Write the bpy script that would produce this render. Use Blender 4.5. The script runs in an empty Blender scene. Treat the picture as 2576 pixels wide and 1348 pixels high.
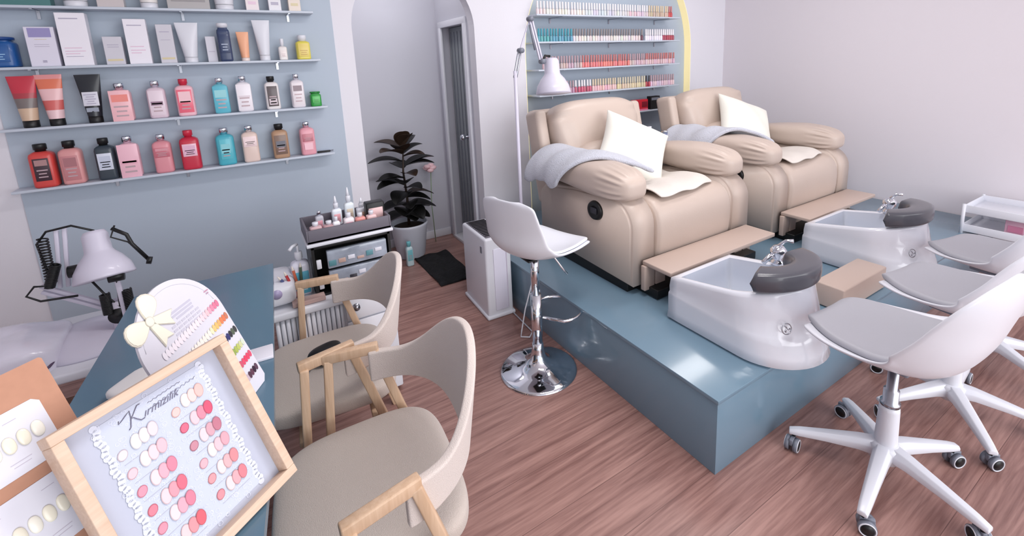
import bpy, bmesh, math, random
from mathutils import Vector, Matrix
random.seed(7)
PI = math.pi
S = bpy.context.scene
C = S.collection

# ------------------------------------------------------------------ camera
cam = bpy.data.cameras.new('camera'); co = bpy.data.objects.new('camera', cam); C.objects.link(co)
yaw, pit, rol, FPX, PX, PY = 0.559285769, 0.191449899, -0.0385798953, 1173.52637, 1350.75573, 382.839094
cf = Vector((math.sin(yaw)*math.cos(pit), math.cos(yaw)*math.cos(pit), -math.sin(pit)))
cr = Vector((math.cos(yaw), -math.sin(yaw), 0)); cu = cr.cross(cf)
cr2 = cr*math.cos(rol)+cu*math.sin(rol); cu2 = -cr*math.sin(rol)+cu*math.cos(rol)
m = Matrix((cr2, cu2, -cf)).transposed().to_4x4(); m.translation = (0, 0, 1.55)
co.matrix_world = m
cam.sensor_fit = 'HORIZONTAL'; cam.sensor_width = 36; cam.lens = FPX/2576*36
cam.shift_x = -(PX-1288)/2576; cam.shift_y = -(674-PY)/2576
cam.clip_start = 0.02
S.camera = co
# ------------------------------------------------------------------ world and light
W = bpy.data.worlds.new('sky'); S.world = W; W.use_nodes = True
W.node_tree.nodes['Background'].inputs[0].default_value = (0.90, 0.94, 1.0, 1)
W.node_tree.nodes['Background'].inputs[1].default_value = 1.0
def area(name, loc, target, sx, sy, power, col):
    l = bpy.data.lights.new(name, 'AREA'); l.shape = 'RECTANGLE'; l.size = sx; l.size_y = sy; l.energy = power; l.color = col
    o = bpy.data.objects.new(name, l); C.objects.link(o); o.location = loc
    o.rotation_euler = (Vector(target)-Vector(loc)).to_track_quat('-Z', 'Y').to_euler(); return o
area('shopfront_daylight', (2.7, -2.6, 1.7), (2.5, 3, 0.8), 5.4, 2.4, 124, (0.97, 0.98, 1.0))
area('ceiling_light_front', (1.2, 0.9, 2.78), (1.2, 0.9, 0), 1.2, 0.3, 22, (1, 0.97, 0.96))
area('ceiling_light_rear', (2.6, 1.9, 2.78), (2.6, 1.9, 0), 1.2, 0.3, 14, (1, 0.97, 0.96))
area('hall_light', (1.0, 3.6, 2.7), (1.0, 3.6, 0), 0.3, 0.3, 4.5, (1, 0.97, 0.95))
S.view_settings.view_transform = 'Standard'; S.view_settings.look = 'None'
S.view_settings.gamma = 1; S.view_settings.use_curve_mapping = False
S.view_settings.exposure = 0.28

# ------------------------------------------------------------------ materials
def lin(c):
    return tuple(((v/255)/12.92 if v/255 <= 0.04045 else ((v/255+0.055)/1.055)**2.4) for v in c)
MC = {}
def mat(name, rgb, rough=0.5, metal=0.0, bump=0, bscale=200, noise=0, nscale=5, coat=0, trans=0, emis=0, sheen=0, ior=1.45, alpha=1):
    if name in MC: return MC[name]
    M = bpy.data.materials.new(name); M.use_nodes = True; nt = M.node_tree; b = nt.nodes['Principled BSDF']
    c = lin(rgb); b.inputs['Base Color'].default_value = (*c, 1); b.inputs['Roughness'].default_value = rough
    b.inputs['Metallic'].default_value = metal; b.inputs['IOR'].default_value = ior
    if coat: b.inputs['Coat Weight'].default_value = coat; b.inputs['Coat Roughness'].default_value = 0.08
    if trans: b.inputs['Transmission Weight'].default_value = trans
    if sheen: b.inputs['Sheen Weight'].default_value = sheen
    if emis: b.inputs['Emission Color'].default_value = (*c, 1); b.inputs['Emission Strength'].default_value = emis
    if alpha < 1: b.inputs['Alpha'].default_value = alpha
    tc = None
    if bump or noise:
        tc = nt.nodes.new('ShaderNodeTexCoord')
    if bump:
        n = nt.nodes.new('ShaderNodeTexNoise'); n.inputs['Scale'].default_value = bscale; n.inputs['Detail'].default_value = 3
        nt.links.new(tc.outputs['Object'], n.inputs['Vector'])
        bp = nt.nodes.new('ShaderNodeBump'); bp.inputs['Strength'].default_value = bump; bp.inputs['Distance'].default_value = 0.01
        nt.links.new(n.outputs['Fac'], bp.inputs['Height']); nt.links.new(bp.outputs['Normal'], b.inputs['Normal'])
    if noise:
        n = nt.nodes.new('ShaderNodeTexNoise'); n.inputs['Scale'].default_value = nscale; n.inputs['Detail'].default_value = 4
        nt.links.new(tc.outputs['Object'], n.inputs['Vector'])
        r = nt.nodes.new('ShaderNodeValToRGB')
        r.color_ramp.elements[0].position = 0.3; r.color_ramp.elements[1].position = 0.7
        r.color_ramp.elements[0].color = (*[max(0, v*(1-noise)) for v in c], 1)
        r.color_ramp.elements[1].color = (*[min(1, v*(1+noise)) for v in c], 1)
        nt.links.new(n.outputs['Fac'], r.inputs['Fac']); nt.links.new(r.outputs['Color'], b.inputs['Base Color'])
    MC[name] = M; return M
def wood_mat(name, dark, light, stretch=(1.0, 14, 14), scale=2.2, rough=0.45, planks=None, grain=0.5):
    M = bpy.data.materials.new(name); M.use_nodes = True; nt = M.node_tree; N = nt.nodes; L = nt.links
    b = N['Principled BSDF']; b.inputs['Roughness'].default_value = rough
    tc = N.new('ShaderNodeTexCoord'); mp = N.new('ShaderNodeMapping'); mp.inputs['Scale'].default_value = stretch
    src = tc.outputs['Object']
    if planks:
        # board number shifts the grain from board to board
        sep = N.new('ShaderNodeSeparateXYZ'); L.new(src, sep.inputs[0])
        dv = N.new('ShaderNodeMath'); dv.operation = 'DIVIDE'; dv.inputs[1].default_value = planks; L.new(sep.outputs['Y'], dv.inputs[0])
        fl = N.new('ShaderNodeMath'); fl.operation = 'FLOOR'; L.new(dv.outputs[0], fl.inputs[0])
        fr = N.new('ShaderNodeMath'); fr.operation = 'FRACT'; L.new(dv.outputs[0], fr.inputs[0])
        wn = N.new('ShaderNodeTexWhiteNoise'); wn.noise_dimensions = '1D'; L.new(fl.outputs[0], wn.inputs['W'])
        mu = N.new('ShaderNodeMath'); mu.operation = 'MULTIPLY'; mu.inputs[1].default_value = 9; L.new(wn.outputs['Value'], mu.inputs[0])
        cb = N.new('ShaderNodeCombineXYZ'); L.new(mu.outputs[0], cb.inputs['X']); L.new(mu.outputs[0], cb.inputs['Z'])
        ad = N.new('ShaderNodeVectorMath'); ad.operation = 'ADD'; L.new(src, ad.inputs[0]); L.new(cb.outputs[0], ad.inputs[1])
        src = ad.outputs[0]
    L.new(src, mp.inputs['Vector'])
    n1 = N.new('ShaderNodeTexNoise'); n1.inputs['Scale'].default_value = scale; n1.inputs['Detail'].default_value = 6; n1.inputs['Roughness'].default_value = 0.6; n1.inputs['Distortion'].default_value = 1.2
    L.new(mp.outputs[0], n1.inputs['Vector'])
    n2 = N.new('ShaderNodeTexNoise'); n2.inputs['Scale'].default_value = scale*5; n2.inputs['Detail'].default_value = 3
    L.new(mp.outputs[0], n2.inputs['Vector'])
    mx = N.new('ShaderNodeMix'); mx.inputs[0].default_value = grain*0.6; L.new(n1.outputs['Fac'], mx.inputs[2]); L.new(n2.outputs['Fac'], mx.inputs[3])
    r = N.new('ShaderNodeValToRGB'); r.color_ramp.elements[0].position = 0.36; r.color_ramp.elements[1].position = 0.62
    r.color_ramp.elements[0].color = (*lin(dark), 1); r.color_ramp.elements[1].color = (*lin(light), 1)
    L.new(mx.outputs[0], r.inputs['Fac'])
    out = r.outputs['Color']
    if planks:
        gt = N.new('ShaderNodeMath'); gt.operation = 'LESS_THAN'; gt.inputs[1].default_value = 0.012; L.new(fr.outputs[0], gt.inputs[0])
        m2 = N.new('ShaderNodeMix'); m2.data_type = 'RGBA'; L.new(gt.outputs[0], m2.inputs[0]); L.new(out, m2.inputs[6])
        m2.inputs[7].default_value = (*lin([v*0.9 for v in dark]), 1); out = m2.outputs[2]
    L.new(out, b.inputs['Base Color']); MC[name] = M; return M

M_wall = mat('wall_white', (226, 224, 231), 0.6, bump=0.03, bscale=60)
M_wallR = mat('wall_cream', (226, 220, 226), 0.6, bump=0.03, bscale=60)
M_ceil = mat('ceiling_white', (238, 238, 240), 0.8)
M_grey = mat('wall_blue_grey', (178, 190, 204), 0.5, bump=0.02, bscale=60)
M_hall = mat('wall_hall_grey', (196, 196, 206), 0.6)
M_teal = mat('teal_laminate', (112, 138, 156), 0.2, coat=0.3, noise=0.03, nscale=2)
M_desk_teal = mat('slate_laminate', (88, 118, 138), 0.25, coat=0.2)
M_floor = wood_mat('floor_wood', (126, 90, 84), (172, 133, 124), (0.9, 15, 1), 1.6, 0.34, planks=0.19)
M_leather = mat('beige_leather', (197, 180, 169), 0.42, bump=0.06, bscale=160, coat=0.05)
M_board = mat('beige_board', (194, 174, 163), 0.45)
M_black = mat('black_plastic', (18, 18, 20), 0.4)
M_blackfab = mat('black_fabric', (14, 14, 16), 0.9)
M_white = mat('white_plastic', (222, 223, 231), 0.3)
M_tub = mat('white_acrylic', (224, 226, 235), 0.12, coat=0.5)
M_basin = mat('basin_grey', (206, 212, 224), 0.15, coat=0.4)
M_cush = mat('dark_grey_leather', (78, 78, 86), 0.28, coat=0.35)
M_seatgrey = mat('grey_cushion', (172, 172, 180), 0.5, bump=0.03, bscale=250)
M_chrome = mat('chrome', (225, 228, 235), 0.06, 1.0)
M_steel = mat('steel', (170, 172, 180), 0.25, 1.0)
M_greyplast = mat('grey_plastic', (120, 124, 136), 0.35)
M_fabric = mat('beige_fabric', (196, 184, 176), 0.9, bump=0.35, bscale=420, sheen=0.2)
M_fabric2 = mat('beige_fabric_light', (214, 202, 196), 0.9, bump=0.35, bscale=420, sheen=0.2)
M_beech = wood_mat('beech', (196, 162, 132), (214, 184, 156), (14, 14, 1.0), 2.5, 0.45)
M_pine = wood_mat('pine', (206, 176, 152), (220, 194, 172), (1.0, 16, 16), 3.0, 0.5)
M_kraft = mat('kraft_board', (186, 138, 114), 0.8, noise=0.04, nscale=60)
M_card = mat('card_white', (218, 217, 227), 0.5)
M_pillow = mat('cream_pillow', (230, 228, 219), 0.85, bump=0.1, bscale=200, sheen=0.2)
M_towel = mat('cream_towel', (230, 222, 215), 0.95, bump=0.5, bscale=300)
M_blanket = mat('grey_fleece', (200, 202, 214), 0.95, bump=0.8, bscale=180, sheen=0.5)
M_leaf = mat('rubber_leaf', (20, 20, 20), 0.42, noise=0.5, nscale=8)
M_leafb = mat('rubber_leaf_brown', (54, 40, 32), 0.42)
M_pot = mat('pot_white', (206, 210, 222), 0.5)
M_soil = mat('soil', (50, 38, 30), 0.95, bump=0.5, bscale=60)
M_mat = mat('mat_black', (22, 22, 26), 0.9, bump=0.8, bscale=60, noise=0.5, nscale=30)
M_led_glow = mat('led_glow_trim', (252, 234, 178), 0.4, emis=0.3)  # warm LED glow of the niche edge, put into colour and emission
M_door = mat('door_grey', (140, 146, 150), 0.4)
M_lilac = mat('lilac_grey', (206, 200, 216), 0.4)

# ------------------------------------------------------------------ object helpers
def tag(o, label=None, cat=None, group=None, kind=None):
    if label: o['label'] = label
    if cat: o['category'] = cat
    if group: o['group'] = group
    if kind: o['kind'] = kind
    return o
def empty(name, label, cat, loc=(0, 0, 0), rz=0, group=None):
    o = bpy.data.objects.new(name, None); C.objects.link(o); o.location = loc; o.rotation_euler = (0, 0, rz); o.empty_display_size = 0.05
    return tag(o, label, cat, group)
def copy_tree(o, parent=None):
    c = o.copy(); C.objects.link(c)
    if parent: c.parent = parent
    for ch in list(o.children): copy_tree(ch, c)
    return c
class G:
    """collects shapes with material slots; build() links ONE mesh object"""
    def __init__(s): s.bm = bmesh.new(); s.mats = []; s.T = Matrix.Identity(4)
    def mi(s, m):
        if m not in s.mats: s.mats.append(m)
        return s.mats.index(m)
    def _add(s, verts, faces, m, smooth=True):
        k = s.mi(m); vs = [s.bm.verts.new(s.T @ Vector(v)) for v in verts]; out = []
        for f in faces:
            try: fc = s.bm.faces.new([vs[i] for i in f])
            except ValueError: continue
            fc.material_index = k; fc.smooth = smooth; out.append(fc)
        return vs
    def box(s, c, d, m, R=None, bev=0, seg=2):
        b = bmesh.new(); bmesh.ops.create_cube(b, size=1)
        for v in b.verts: v.co = Vector((v.co.x*d[0], v.co.y*d[1], v.co.z*d[2]))
        if bev: bmesh.ops.bevel(b, geom=list(b.edges), offset=bev, segments=seg, affect='EDGES', profile=0.5)
        R = R or Matrix.Identity(3)
        b.verts.index_update()
        s._add([R @ v.co + Vector(c) for v in b.verts], [[v.index for v in f.verts] for f in b.faces], m, bev > 0 and seg > 1)
        b.free(); return s
    def beam(s, a, b, w, h, m, up=(0, 0, 1), bev=0.002):
        a = Vector(a); b = Vector(b); d = b-a; L = d.length; x = d.normalized(); u = Vector(up)
        y = u.cross(x)
        if y.length < 1e-4: y = Vector((1, 0, 0)).cross(x)
        y.normalize(); z = x.cross(y)
        return s.box((a+b)/2, (L, w, h), m, Matrix((x, y, z)).transposed(), bev)
    def tube(s, pts, r, m, n=10, closed=False, caps=True):
        P = [Vector(p) for p in pts]; N = len(P); rs = r if isinstance(r, (list, tuple)) else [r]*N
        vs = []; nrm = None
        for i, p in enumerate(P):
            if closed: t = P[(i+1) % N]-P[i-1]
            else: t = P[min(i+1, N-1)]-P[max(i-1, 0)]
            t.normalize()
            if nrm is None:
                nrm = t.orthogonal().normalized()
            else:
                nrm = (nrm - t*nrm.dot(t)); nrm = nrm.normalized() if nrm.length > 1e-6 else t.orthogonal().normalized()
            b = t.cross(nrm)
            for k in range(n):
                a = 2*PI*k/n; vs.append(p+(nrm*math.cos(a)+b*math.sin(a))*rs[i])
        fs = []
        for i in range(N if closed else N-1):
            j = (i+1) % N
            for k in range(n): fs.append((i*n+k, i*n+(k+1) % n, j*n+(k+1) % n, j*n+k))
        if caps and not closed: fs.append(tuple(range(n))[::-1]); fs.append(tuple((N-1)*n+k for k in range(n)))
        s._add(vs, fs, m); return s
    def lathe(s, prof, m, c=(0, 0, 0), n=28, R=None, sx=1, sy=1):
        R = R or Matrix.Identity(3); c = Vector(c); vs = []; fs = []
        for r, z in prof:
            for k in range(n):
                a = 2*PI*k/n; vs.append(R @ Vector((r*math.cos(a)*sx, r*math.sin(a)*sy, z))+c)
        for i in range(len(prof)-1):
            for k in range(n): fs.append((i*n+k, i*n+(k+1) % n, (i+1)*n+(k+1) % n, (i+1)*n+k))
        if prof[0][0] > 1e-5: fs.append(tuple(range(n))[::-1])
        if prof[-1][0] > 1e-5: fs.append(tuple((len(prof)-1)*n+k for k in range(n)))
        s._add(vs, fs, m); return s
    def cyl(s, a, b, r, m, n=20, r2=None):
        return s.tube([a, b], [r, r if r2 is None else r2], m, n)
    def prism(s, poly, z0, z1, m, axis='z', smooth=False):
        def P(x, y, z): return (x, y, z) if axis == 'z' else ((x, z, y) if axis == 'y' else (z, x, y))
        n = len(poly); vs = [P(x, y, z0) for x, y in poly]+[P(x, y, z1) for x, y in poly]
        fs = [tuple(range(n))[::-1], tuple(range(n, 2*n))]+[(i, (i+1) % n, n+(i+1) % n, n+i) for i in range(n)]
        s._add(vs, fs, m, smooth); return s
    def grid(s, fn, nu, nv, m, closed_u=False, smooth=True):
        vs = [fn(i/(nu if closed_u else nu-1), j/(nv-1)) for j in range(nv) for i in range(nu)]; fs = []
        for j in range(nv-1):
            for i in range(nu if closed_u else nu-1):
                a = j*nu+i; b = j*nu+(i+1) % nu; fs.append((a, b, b+nu, a+nu))
        s._add(vs, fs, m, smooth); return s
    def sq(s, c, r, m, e=0.5, R=None, n=20, wob=None):
        """superellipsoid puff; e<1 is boxier"""
        R = R or Matrix.Identity(3); c = Vector(c)
        f = lambda x: math.copysign(abs(x)**e, x)
        def fn(u, v):
            a = 2*PI*u; b = PI*(v-0.5)
            p = Vector((f(math.cos(b))*f(math.cos(a))*r[0], f(math.cos(b))*f(math.sin(a))*r[1], f(math.sin(b))*r[2]))
            if wob: p = wob(p)
            return R @ p + c
        return s.grid(fn, n*2, n, m, closed_u=True)
    def build(s, name, parent=None, mods=None, fix=True):
        if fix:
            bmesh.ops.remove_doubles(s.bm, verts=list(s.bm.verts), dist=1e-5)
            bmesh.ops.recalc_face_normals(s.bm, faces=list(s.bm.faces))
        me = bpy.data.meshes.new(name); s.bm.to_mesh(me); s.bm.free()
        for m in s.mats: me.materials.append(m)
        o = bpy.data.objects.new(name, me); C.objects.link(o)
        if parent: o.parent = parent
        for t, kw in (mods or []):
            md = o.modifiers.new(t.lower(), t)
            for k, v in kw.items(): setattr(md, k, v)
        return o
def rotz(a): return Matrix.Rotation(a, 3, 'Z')
def rotx(a): return Matrix.Rotation(a, 3, 'X')
def roty(a): return Matrix.Rotation(a, 3, 'Y')
def text_obj(s, size, m, M, name, parent, shear=0, align='LEFT', ext=0.0003):
    cu_ = bpy.data.curves.new(name, 'FONT'); cu_.body = s; cu_.size = size; cu_.shear = shear; cu_.align_x = align; cu_.extrude = ext
    t = bpy.data.objects.new('tmp_text', cu_); C.objects.link(t)
    dg = bpy.context.evaluated_depsgraph_get(); me = bpy.data.meshes.new_from_object(t.evaluated_get(dg))
    bpy.data.objects.remove(t); me.materials.clear(); me.materials.append(m)
    o = bpy.data.objects.new(name, me); C.objects.link(o)
    if parent: o.parent = parent
    o.matrix_local = M; return o
def struct(g, name, parent=None):
    o = g.build(name, parent)
    if not parent: o['kind'] = 'structure'
    return o
SUB = lambda n=1: ('SUBSURF', dict(levels=n, render_levels=n))

# ------------------------------------------------------------------ the room
YW = 3.2; XR = 4.38; ZC = 2.8; XL = -2.4; YF = -2.8
g = G(); g.box(((XL+XR)/2, (YF+4.05)/2, -0.05), (XR-XL+0.4, 4.05-YF+0.3, 0.1), M_floor); struct(g, 'floor')
g = G(); g.box(((XL+XR)/2, (YF+4.05)/2, ZC+0.05), (XR-XL+0.4, 4.05-YF+0.3, 0.1), M_ceil); struct(g, 'ceiling')
AX0, AX1, ASP = 0.655, 1.505, 1.80; AR = (AX1-AX0)/2; ACX = (AX0+AX1)/2; WT = 0.10
NX0, NX1, NSP = 1.93, 3.86, 1.62; NR = (NX1-NX0)/2; NCX = (NX0+NX1)/2; ND = 0.085
g = G()
g.box(((XL+AX0)/2, YW+WT/2, ZC/2), (AX0-XL, WT, ZC), M_wall)
g.box(((NX0+AX1)/2, YW+WT/2, ZC/2), (NX0-AX1, WT, ZC), M_wall)
g.box(((XR+NX1)/2, YW+WT/2, ZC/2), (XR-NX1, WT, ZC), M_wall)
g.box((NCX, YW+WT/2+ND/2, ZC/2), (NX1-NX0, WT-ND, ZC), M_wall)
for cx_, r_, sp_, dep_ in ((ACX, AR, ASP, WT), (NCX, NR, NSP, ND)):
    arc = [(cx_+r_*math.cos(a), sp_+r_*math.sin(a)) for a in [PI*i/40 for i in range(41)]]
    for i in range(40):
        (x0, z0), (x1, z1) = arc[i], arc[i+1]
        g.prism([(x0, z0), (x0, ZC), (x1, ZC), (x1, z1)], YW, YW+dep_, M_wall, axis='y')
struct(g, 'wall_back')
g = G(); g.box((XR+0.05, (YF+YW)/2, ZC/2), (0.1, YW-YF+0.2, ZC), M_wallR); struct(g, 'wall_right')
g = G(); g.box((XL-0.05, (YF+YW)/2, ZC/2), (0.1, YW-YF+0.2, ZC), M_wall); struct(g, 'wall_left')
# passage behind the arch
YH = 3.97
g = G(); g.box((1.0, YH+0.05, ZC/2), (1.7, 0.1, ZC), M_hall); struct(g, 'wall_hall_back')
g = G(); g.box((0.35, (YW+WT+YH)/2, ZC/2), (0.1, YH-YW-WT, ZC), M_hall); struct(g, 'wall_hall_left')
g = G()
DX = 1.505; DY0, DY1, DZ = 3.36, 3.86, 1.86
g.box((DX+0.05, (DY1+YH)/2, ZC/2), (0.1, YH-DY1, ZC), M_hall)
g.box((DX+0.05, (YW+WT+DY0)/2, ZC/2), (0.1, DY0-YW-WT, ZC), M_hall)
g.box((DX+0.05, (DY0+DY1)/2, (ZC+DZ)/2), (0.1, DY1-DY0, ZC-DZ), M_hall)
g.box((DX+0.35, (DY0+DY1)/2, ZC/2), (0.04, 0.8, ZC), M_door)
struct(g, 'wall_hall_right')
g = G()
for y in (DY0, DY1): g.box((DX-0.008, y, DZ/2), (0.02, 0.05, DZ), M_white, bev=0.003)
g.box((DX-0.008, (DY0+DY1)/2, DZ+0.02), (0.02, DY1-DY0+0.05, 0.05), M_white, bev=0.003)
g.box((DX+0.05, (DY0+DY1)/2, 0.015), (0.14, DY1-DY0, 0.03), M_white, bev=0.003)
struct(g, 'trim_1')
g = G(); g.box((DX+0.085, (DY0+DY1)/2, DZ/2+0.02), (0.035, DY1-DY0-0.02, DZ-0.05), M_door, bev=0.002)
for k in range(7): g.box((DX+0.066, DY0+0.05+k*0.066, DZ/2), (0.006, 0.006, DZ-0.08), M_greyplast)
d = struct(g, 'door_1')
g = G(); g.lathe([(0.012, 0), (0.012, 0.04), (0.026, 0.05), (0.028, 0.065), (0.018, 0.08), (0, 0.082)], M_chrome, c=(DX+0.064, 3.55, 0.96), R=roty(-PI/2)); g.lathe([(0.03, 0), (0.03, 0.008), (0, 0.01)], M_chrome, c=(DX+0.064, 3.55, 0.96), R=roty(-PI/2)); g.build('door_knob', d)
PZ0 = 0.33
# painted panels behind the shelves
g = G(); g.box((-0.2075, YW-0.004, 1.4), (1.5, 0.008, 2.8), M_grey); o = struct(g, 'trim_2')
# the arched panel behind the nail polish, its edge coloured as LED glow
def arch_poly(x0, x1, zs, z0, n=32):
    r = (x1-x0)/2; cx = (x0+x1)/2
    return [(x0, z0), (x1, z0)]+[(cx+r*math.cos(PI*i/n), zs+r*math.sin(PI*i/n)*1.0) for i in range(n+1)]
g = G(); g.prism(arch_poly(NX0+0.004, NX1-0.004, NSP, 0.0), YW+ND-0.010, YW+ND-0.002, M_grey, axis='y'); struct(g, 'trim_3')
g = G()
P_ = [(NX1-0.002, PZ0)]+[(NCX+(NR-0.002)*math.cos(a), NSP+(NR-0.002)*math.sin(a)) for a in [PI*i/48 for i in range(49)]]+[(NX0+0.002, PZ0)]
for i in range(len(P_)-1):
    a, b = P_[i], P_[i+1]; g.beam((a[0], YW+ND/2-0.004, a[1]), (b[0], YW+ND/2-0.004, b[1]), ND-0.008, 0.004, M_led_glow, up=(b[1]-a[1], 0, a[0]-b[0]), bev=0)
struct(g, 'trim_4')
g = G(); g.box((XR-0.006, 1.2, 0.04), (0.012, 4.0, 0.08), M_white, bev=0.002); struct(g, 'baseboard_right')
g = G(); g.box((1.0, YH-0.006, 0.035), (1.0, 0.012, 0.07), M_white, bev=0.002); struct(g, 'baseboard_hall')

# ------------------------------------------------------------------ platform
PX0, PY0, PZ = 1.31, 0.924, 0.32
t = empty('spa_platform', 'glossy blue-teal raised platform under both recliners and foot spas', 'platform', (PX0, PY0, 0))
g = G(); g.box(((XR-PX0-.03)/2+.006, (YW-PY0-.03)/2+.006, (PZ-0.016)/2), (XR-PX0-.03, YW-PY0-.03, PZ-0.016), M_teal, bev=0.001)
g.build('platform_body', t)
g = G(); g.box(((XR-PX0-.012)/2, (YW-PY0-.012)/2, PZ-0.008), (XR-PX0-.012, YW-PY0-.012, 0.016), M_teal, bev=0.001)
g.build('platform_top', t)

# ------------------------------------------------------------------ recliners
cm2 = mat('dark_lever', (50, 50, 58), 0.35)
def make_recliner(name, label):
    """x 0..W left to right seen from the front (-Y), y 0 front, z 0 on the platform"""
    Wd = 1.0; aw = 0.18
    t = empty(name, label, 'armchair')
    g = G(); g.box((Wd/2, 0.46, 0.035), (Wd-0.04, 0.82, 0.07), M_black, bev=0.005); g.box((Wd/2, -0.03, 0.03), (Wd-0.16, 0.16, 0.05), M_black, bev=0.005); g.build('base', t)  # black base, widened and given a front box to fill in shadow underneath
    prof = [(0.0, 0.05), (0.0, 0.36)]+[(0.17-0.17*math.cos(a), 0.36+0.15*math.sin(a)) for a in [PI/2*i/8 for i in range(1, 9)]]+[(0.5, 0.49), (0.80, 0.45), (0.86, 0.40), (0.86, 0.08)]
    for sd in (0, 1):
        x0 = 0 if sd == 0 else Wd-aw
        g = G(); b = G(); b.prism(prof, x0, x0+aw, M_leather, axis='x', smooth=True)
        ed = [e for e in b.bm.edges if abs(e.verts[0].co.x-e.verts[1].co.x) < 1e-6]
        bmesh.ops.remove_doubles(b.bm, verts=list(b.bm.verts), dist=1e-5)
        bmesh.ops.bevel(b.bm, geom=[e for e in b.bm.edges if abs(e.verts[0].co.x-e.verts[1].co.x) < 1e-6], offset=0.016, segments=3, affect='EDGES')
        b.build('arm_panel', t)
        # puffy arm pad with gathered pleats at its front end
        cx = x0+aw/2 + (-0.005 if sd == 0 else 0.005)
        def pad(p):
            y = p.y; k = 1-0.28*max(0, (y+0.1)/0.36)
            fr = max(0, (-y-0.16)/0.2)
            an = math.atan2(p.z/0.095, p.x/0.128); rp = 0.05*math.sin(an*17)*min(1, fr*1.6)*max(0, 1-max(0, fr-0.85)*6); p = Vector((p.x*(1+rp), p.y, p.z*(1+rp))); pl = 0
            return Vector((p.x*(1.0), p.y, p.z*k+pl+0.03*math.cos(y*3)))
        g = G(); g.sq((cx, 0.42, 0.545), (0.128, 0.39, 0.095), M_leather, e=0.62, n=54, wob=pad)
        g.build('arm_pad', t, [SUB()])
    # front leg-rest pad and seat in one rolling cushion
    sx0, sx1 = aw+0.004, Wd-aw-0.004
    sp = [(0.03, 0.10), (-0.005, 0.14), (-0.02, 0.26), (-0.02, 0.36), (0.0, 0.43), (0.05, 0.475), (0.13, 0.49), (0.25, 0.465), (0.4, 0.43), (0.62, 0.42), (0.62, 0.12)]
    g = G()
    b = G(); b.prism(sp, sx0, sx1, M_leather, axis='x', smooth=True)
    bmesh.ops.remove_doubles(b.bm, verts=list(b.bm.verts), dist=1e-5)
    bmesh.ops.bevel(b.bm, geom=[e for e in b.bm.edges if abs(e.verts[0].co.x-e.verts[1].co.x) < 1e-6], offset=0.02, segments=3, affect='EDGES')
    b.build('seat', t, [SUB(1)])
    g = G(); g.box((Wd/2, 0.045, 0.09), (sx1-sx0-0.02, 0.06, 0.11), M_leather, bev=0.01); g.build('front_apron', t)
    # back frame with wings
    ln = math.radians(13); R = rotx(-ln)
    g = G()
    for x in (0.075, Wd-0.075):
        g.box(Vector((x, 0.93, 0.60)), (0.085, 0.16, 0.62), M_leather, R, bev=0.03, seg=4)
    g.box(Vector((Wd/2, 0.985, 0.58)), (Wd-0.12, 0.10, 0.66), M_leather, R, bev=0.03, seg=4)
    g.build('back_frame', t)
    def bk(p):
        pl = 0.008*math.sin(p.x*60+p.z*18)*max(0, 1-abs(p.z+0.02)/0.12)
        ed = 0.010*math.sin(p.z*70)*max(0, (abs(p.x)-0.2)/0.12)
        return Vector((p.x*(1+0.07*p.z/0.3), p.y+pl+ed, p.z))
    g = G(); g.sq(Vector((Wd/2, 0.90, 0.735)), (0.372, 0.13, 0.225), M_leather, e=0.55, R=R, n=30, wob=bk)
    g.build('head_cushion', t, [SUB()])
    g = G(); g.sq(Vector((Wd/2, 0.76, 0.52)), (0.30, 0.14, 0.17), M_leather, e=0.6, R=R, n=20); g.build('lumbar_cushion', t)
    # recline handle on the left arm
    g = G(); g.lathe([(0, 0.010), (0.03, 0.010), (0.042, 0.018), (0.060, 0.014), (0.066, 0)], M_black, c=(-0.001, 0.28, 0.405), R=roty(-PI/2), sx=0.85, sy=0.95)
    h = g.build('recline_handle', t)
    g = G(); g.box((-0.014, 0.28, 0.405), (0.012, 0.05, 0.035), cm2, bev=0.002); g.build('handle_lever', h)
    # fold-out foot board
    g = G(); g.box((Wd/2, -0.115, 0.185), (0.88, 0.19, 0.022), M_board, bev=0.004)
    fb = g.build('foot_board', t)
    for x in (0.085, 0.165, Wd-0.165, Wd-0.085):
        g = G(); g.box((x, -0.035, 0.105), (0.072, 0.03, 0.135), M_board, bev=0.004); g.build('board_support', t)
    return t
RX1, RX2, RY = 1.59, 2.85, 1.665
r1 = make_recliner('recliner', 'beige leather recliner nearer the bar stool, black oval handle on its side'); r1.location = (RX1, RY, PZ)
r2 = copy_tree(r1); r2['label'] = 'beige leather recliner next to the right wall, farther from the bar stool'; r2.location = (RX2, RY, PZ)
for o in (r1, r2): o['group'] = 'recliners on the platform'

def make_pillow(name, label, loc, M3, s=0.44, th=0.085, grp=None):
    g = G()
    def side(sg):
        def fn(u, v):
            x = 2*u-1; y = 2*v-1
            pin = 1-0.10*(1-abs(x)**2)*abs(y)**1.5-0.0; pin2 = 1-0.10*(1-abs(y)**2)*abs(x)**1.5
            z = th*((1-abs(x)**2.6)*(1-abs(y)**2.6))**0.55
            wr = 0.006*math.sin(7*x+5*y)*(1-x*x)*(1-y*y)
            return Vector((x*s/2*pin2, y*s/2*pin, sg*z+wr))
        return fn
    g.grid(side(1), 25, 25, M_pillow); g.grid(side(-1), 25, 25, M_pillow)
    o = g.build(name, None, [SUB()]); o.matrix_world = Matrix.Translation(loc) @ M3.to_4x4()
    return tag(o, label, 'pillow', grp)
def frame3(xd, zd):
    z = Vector(zd).normalized(); x = Vector(xd); x = (x-z*x.dot(z)).normalized(); return Matrix((x, z.cross(x), z)).transposed()
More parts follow.
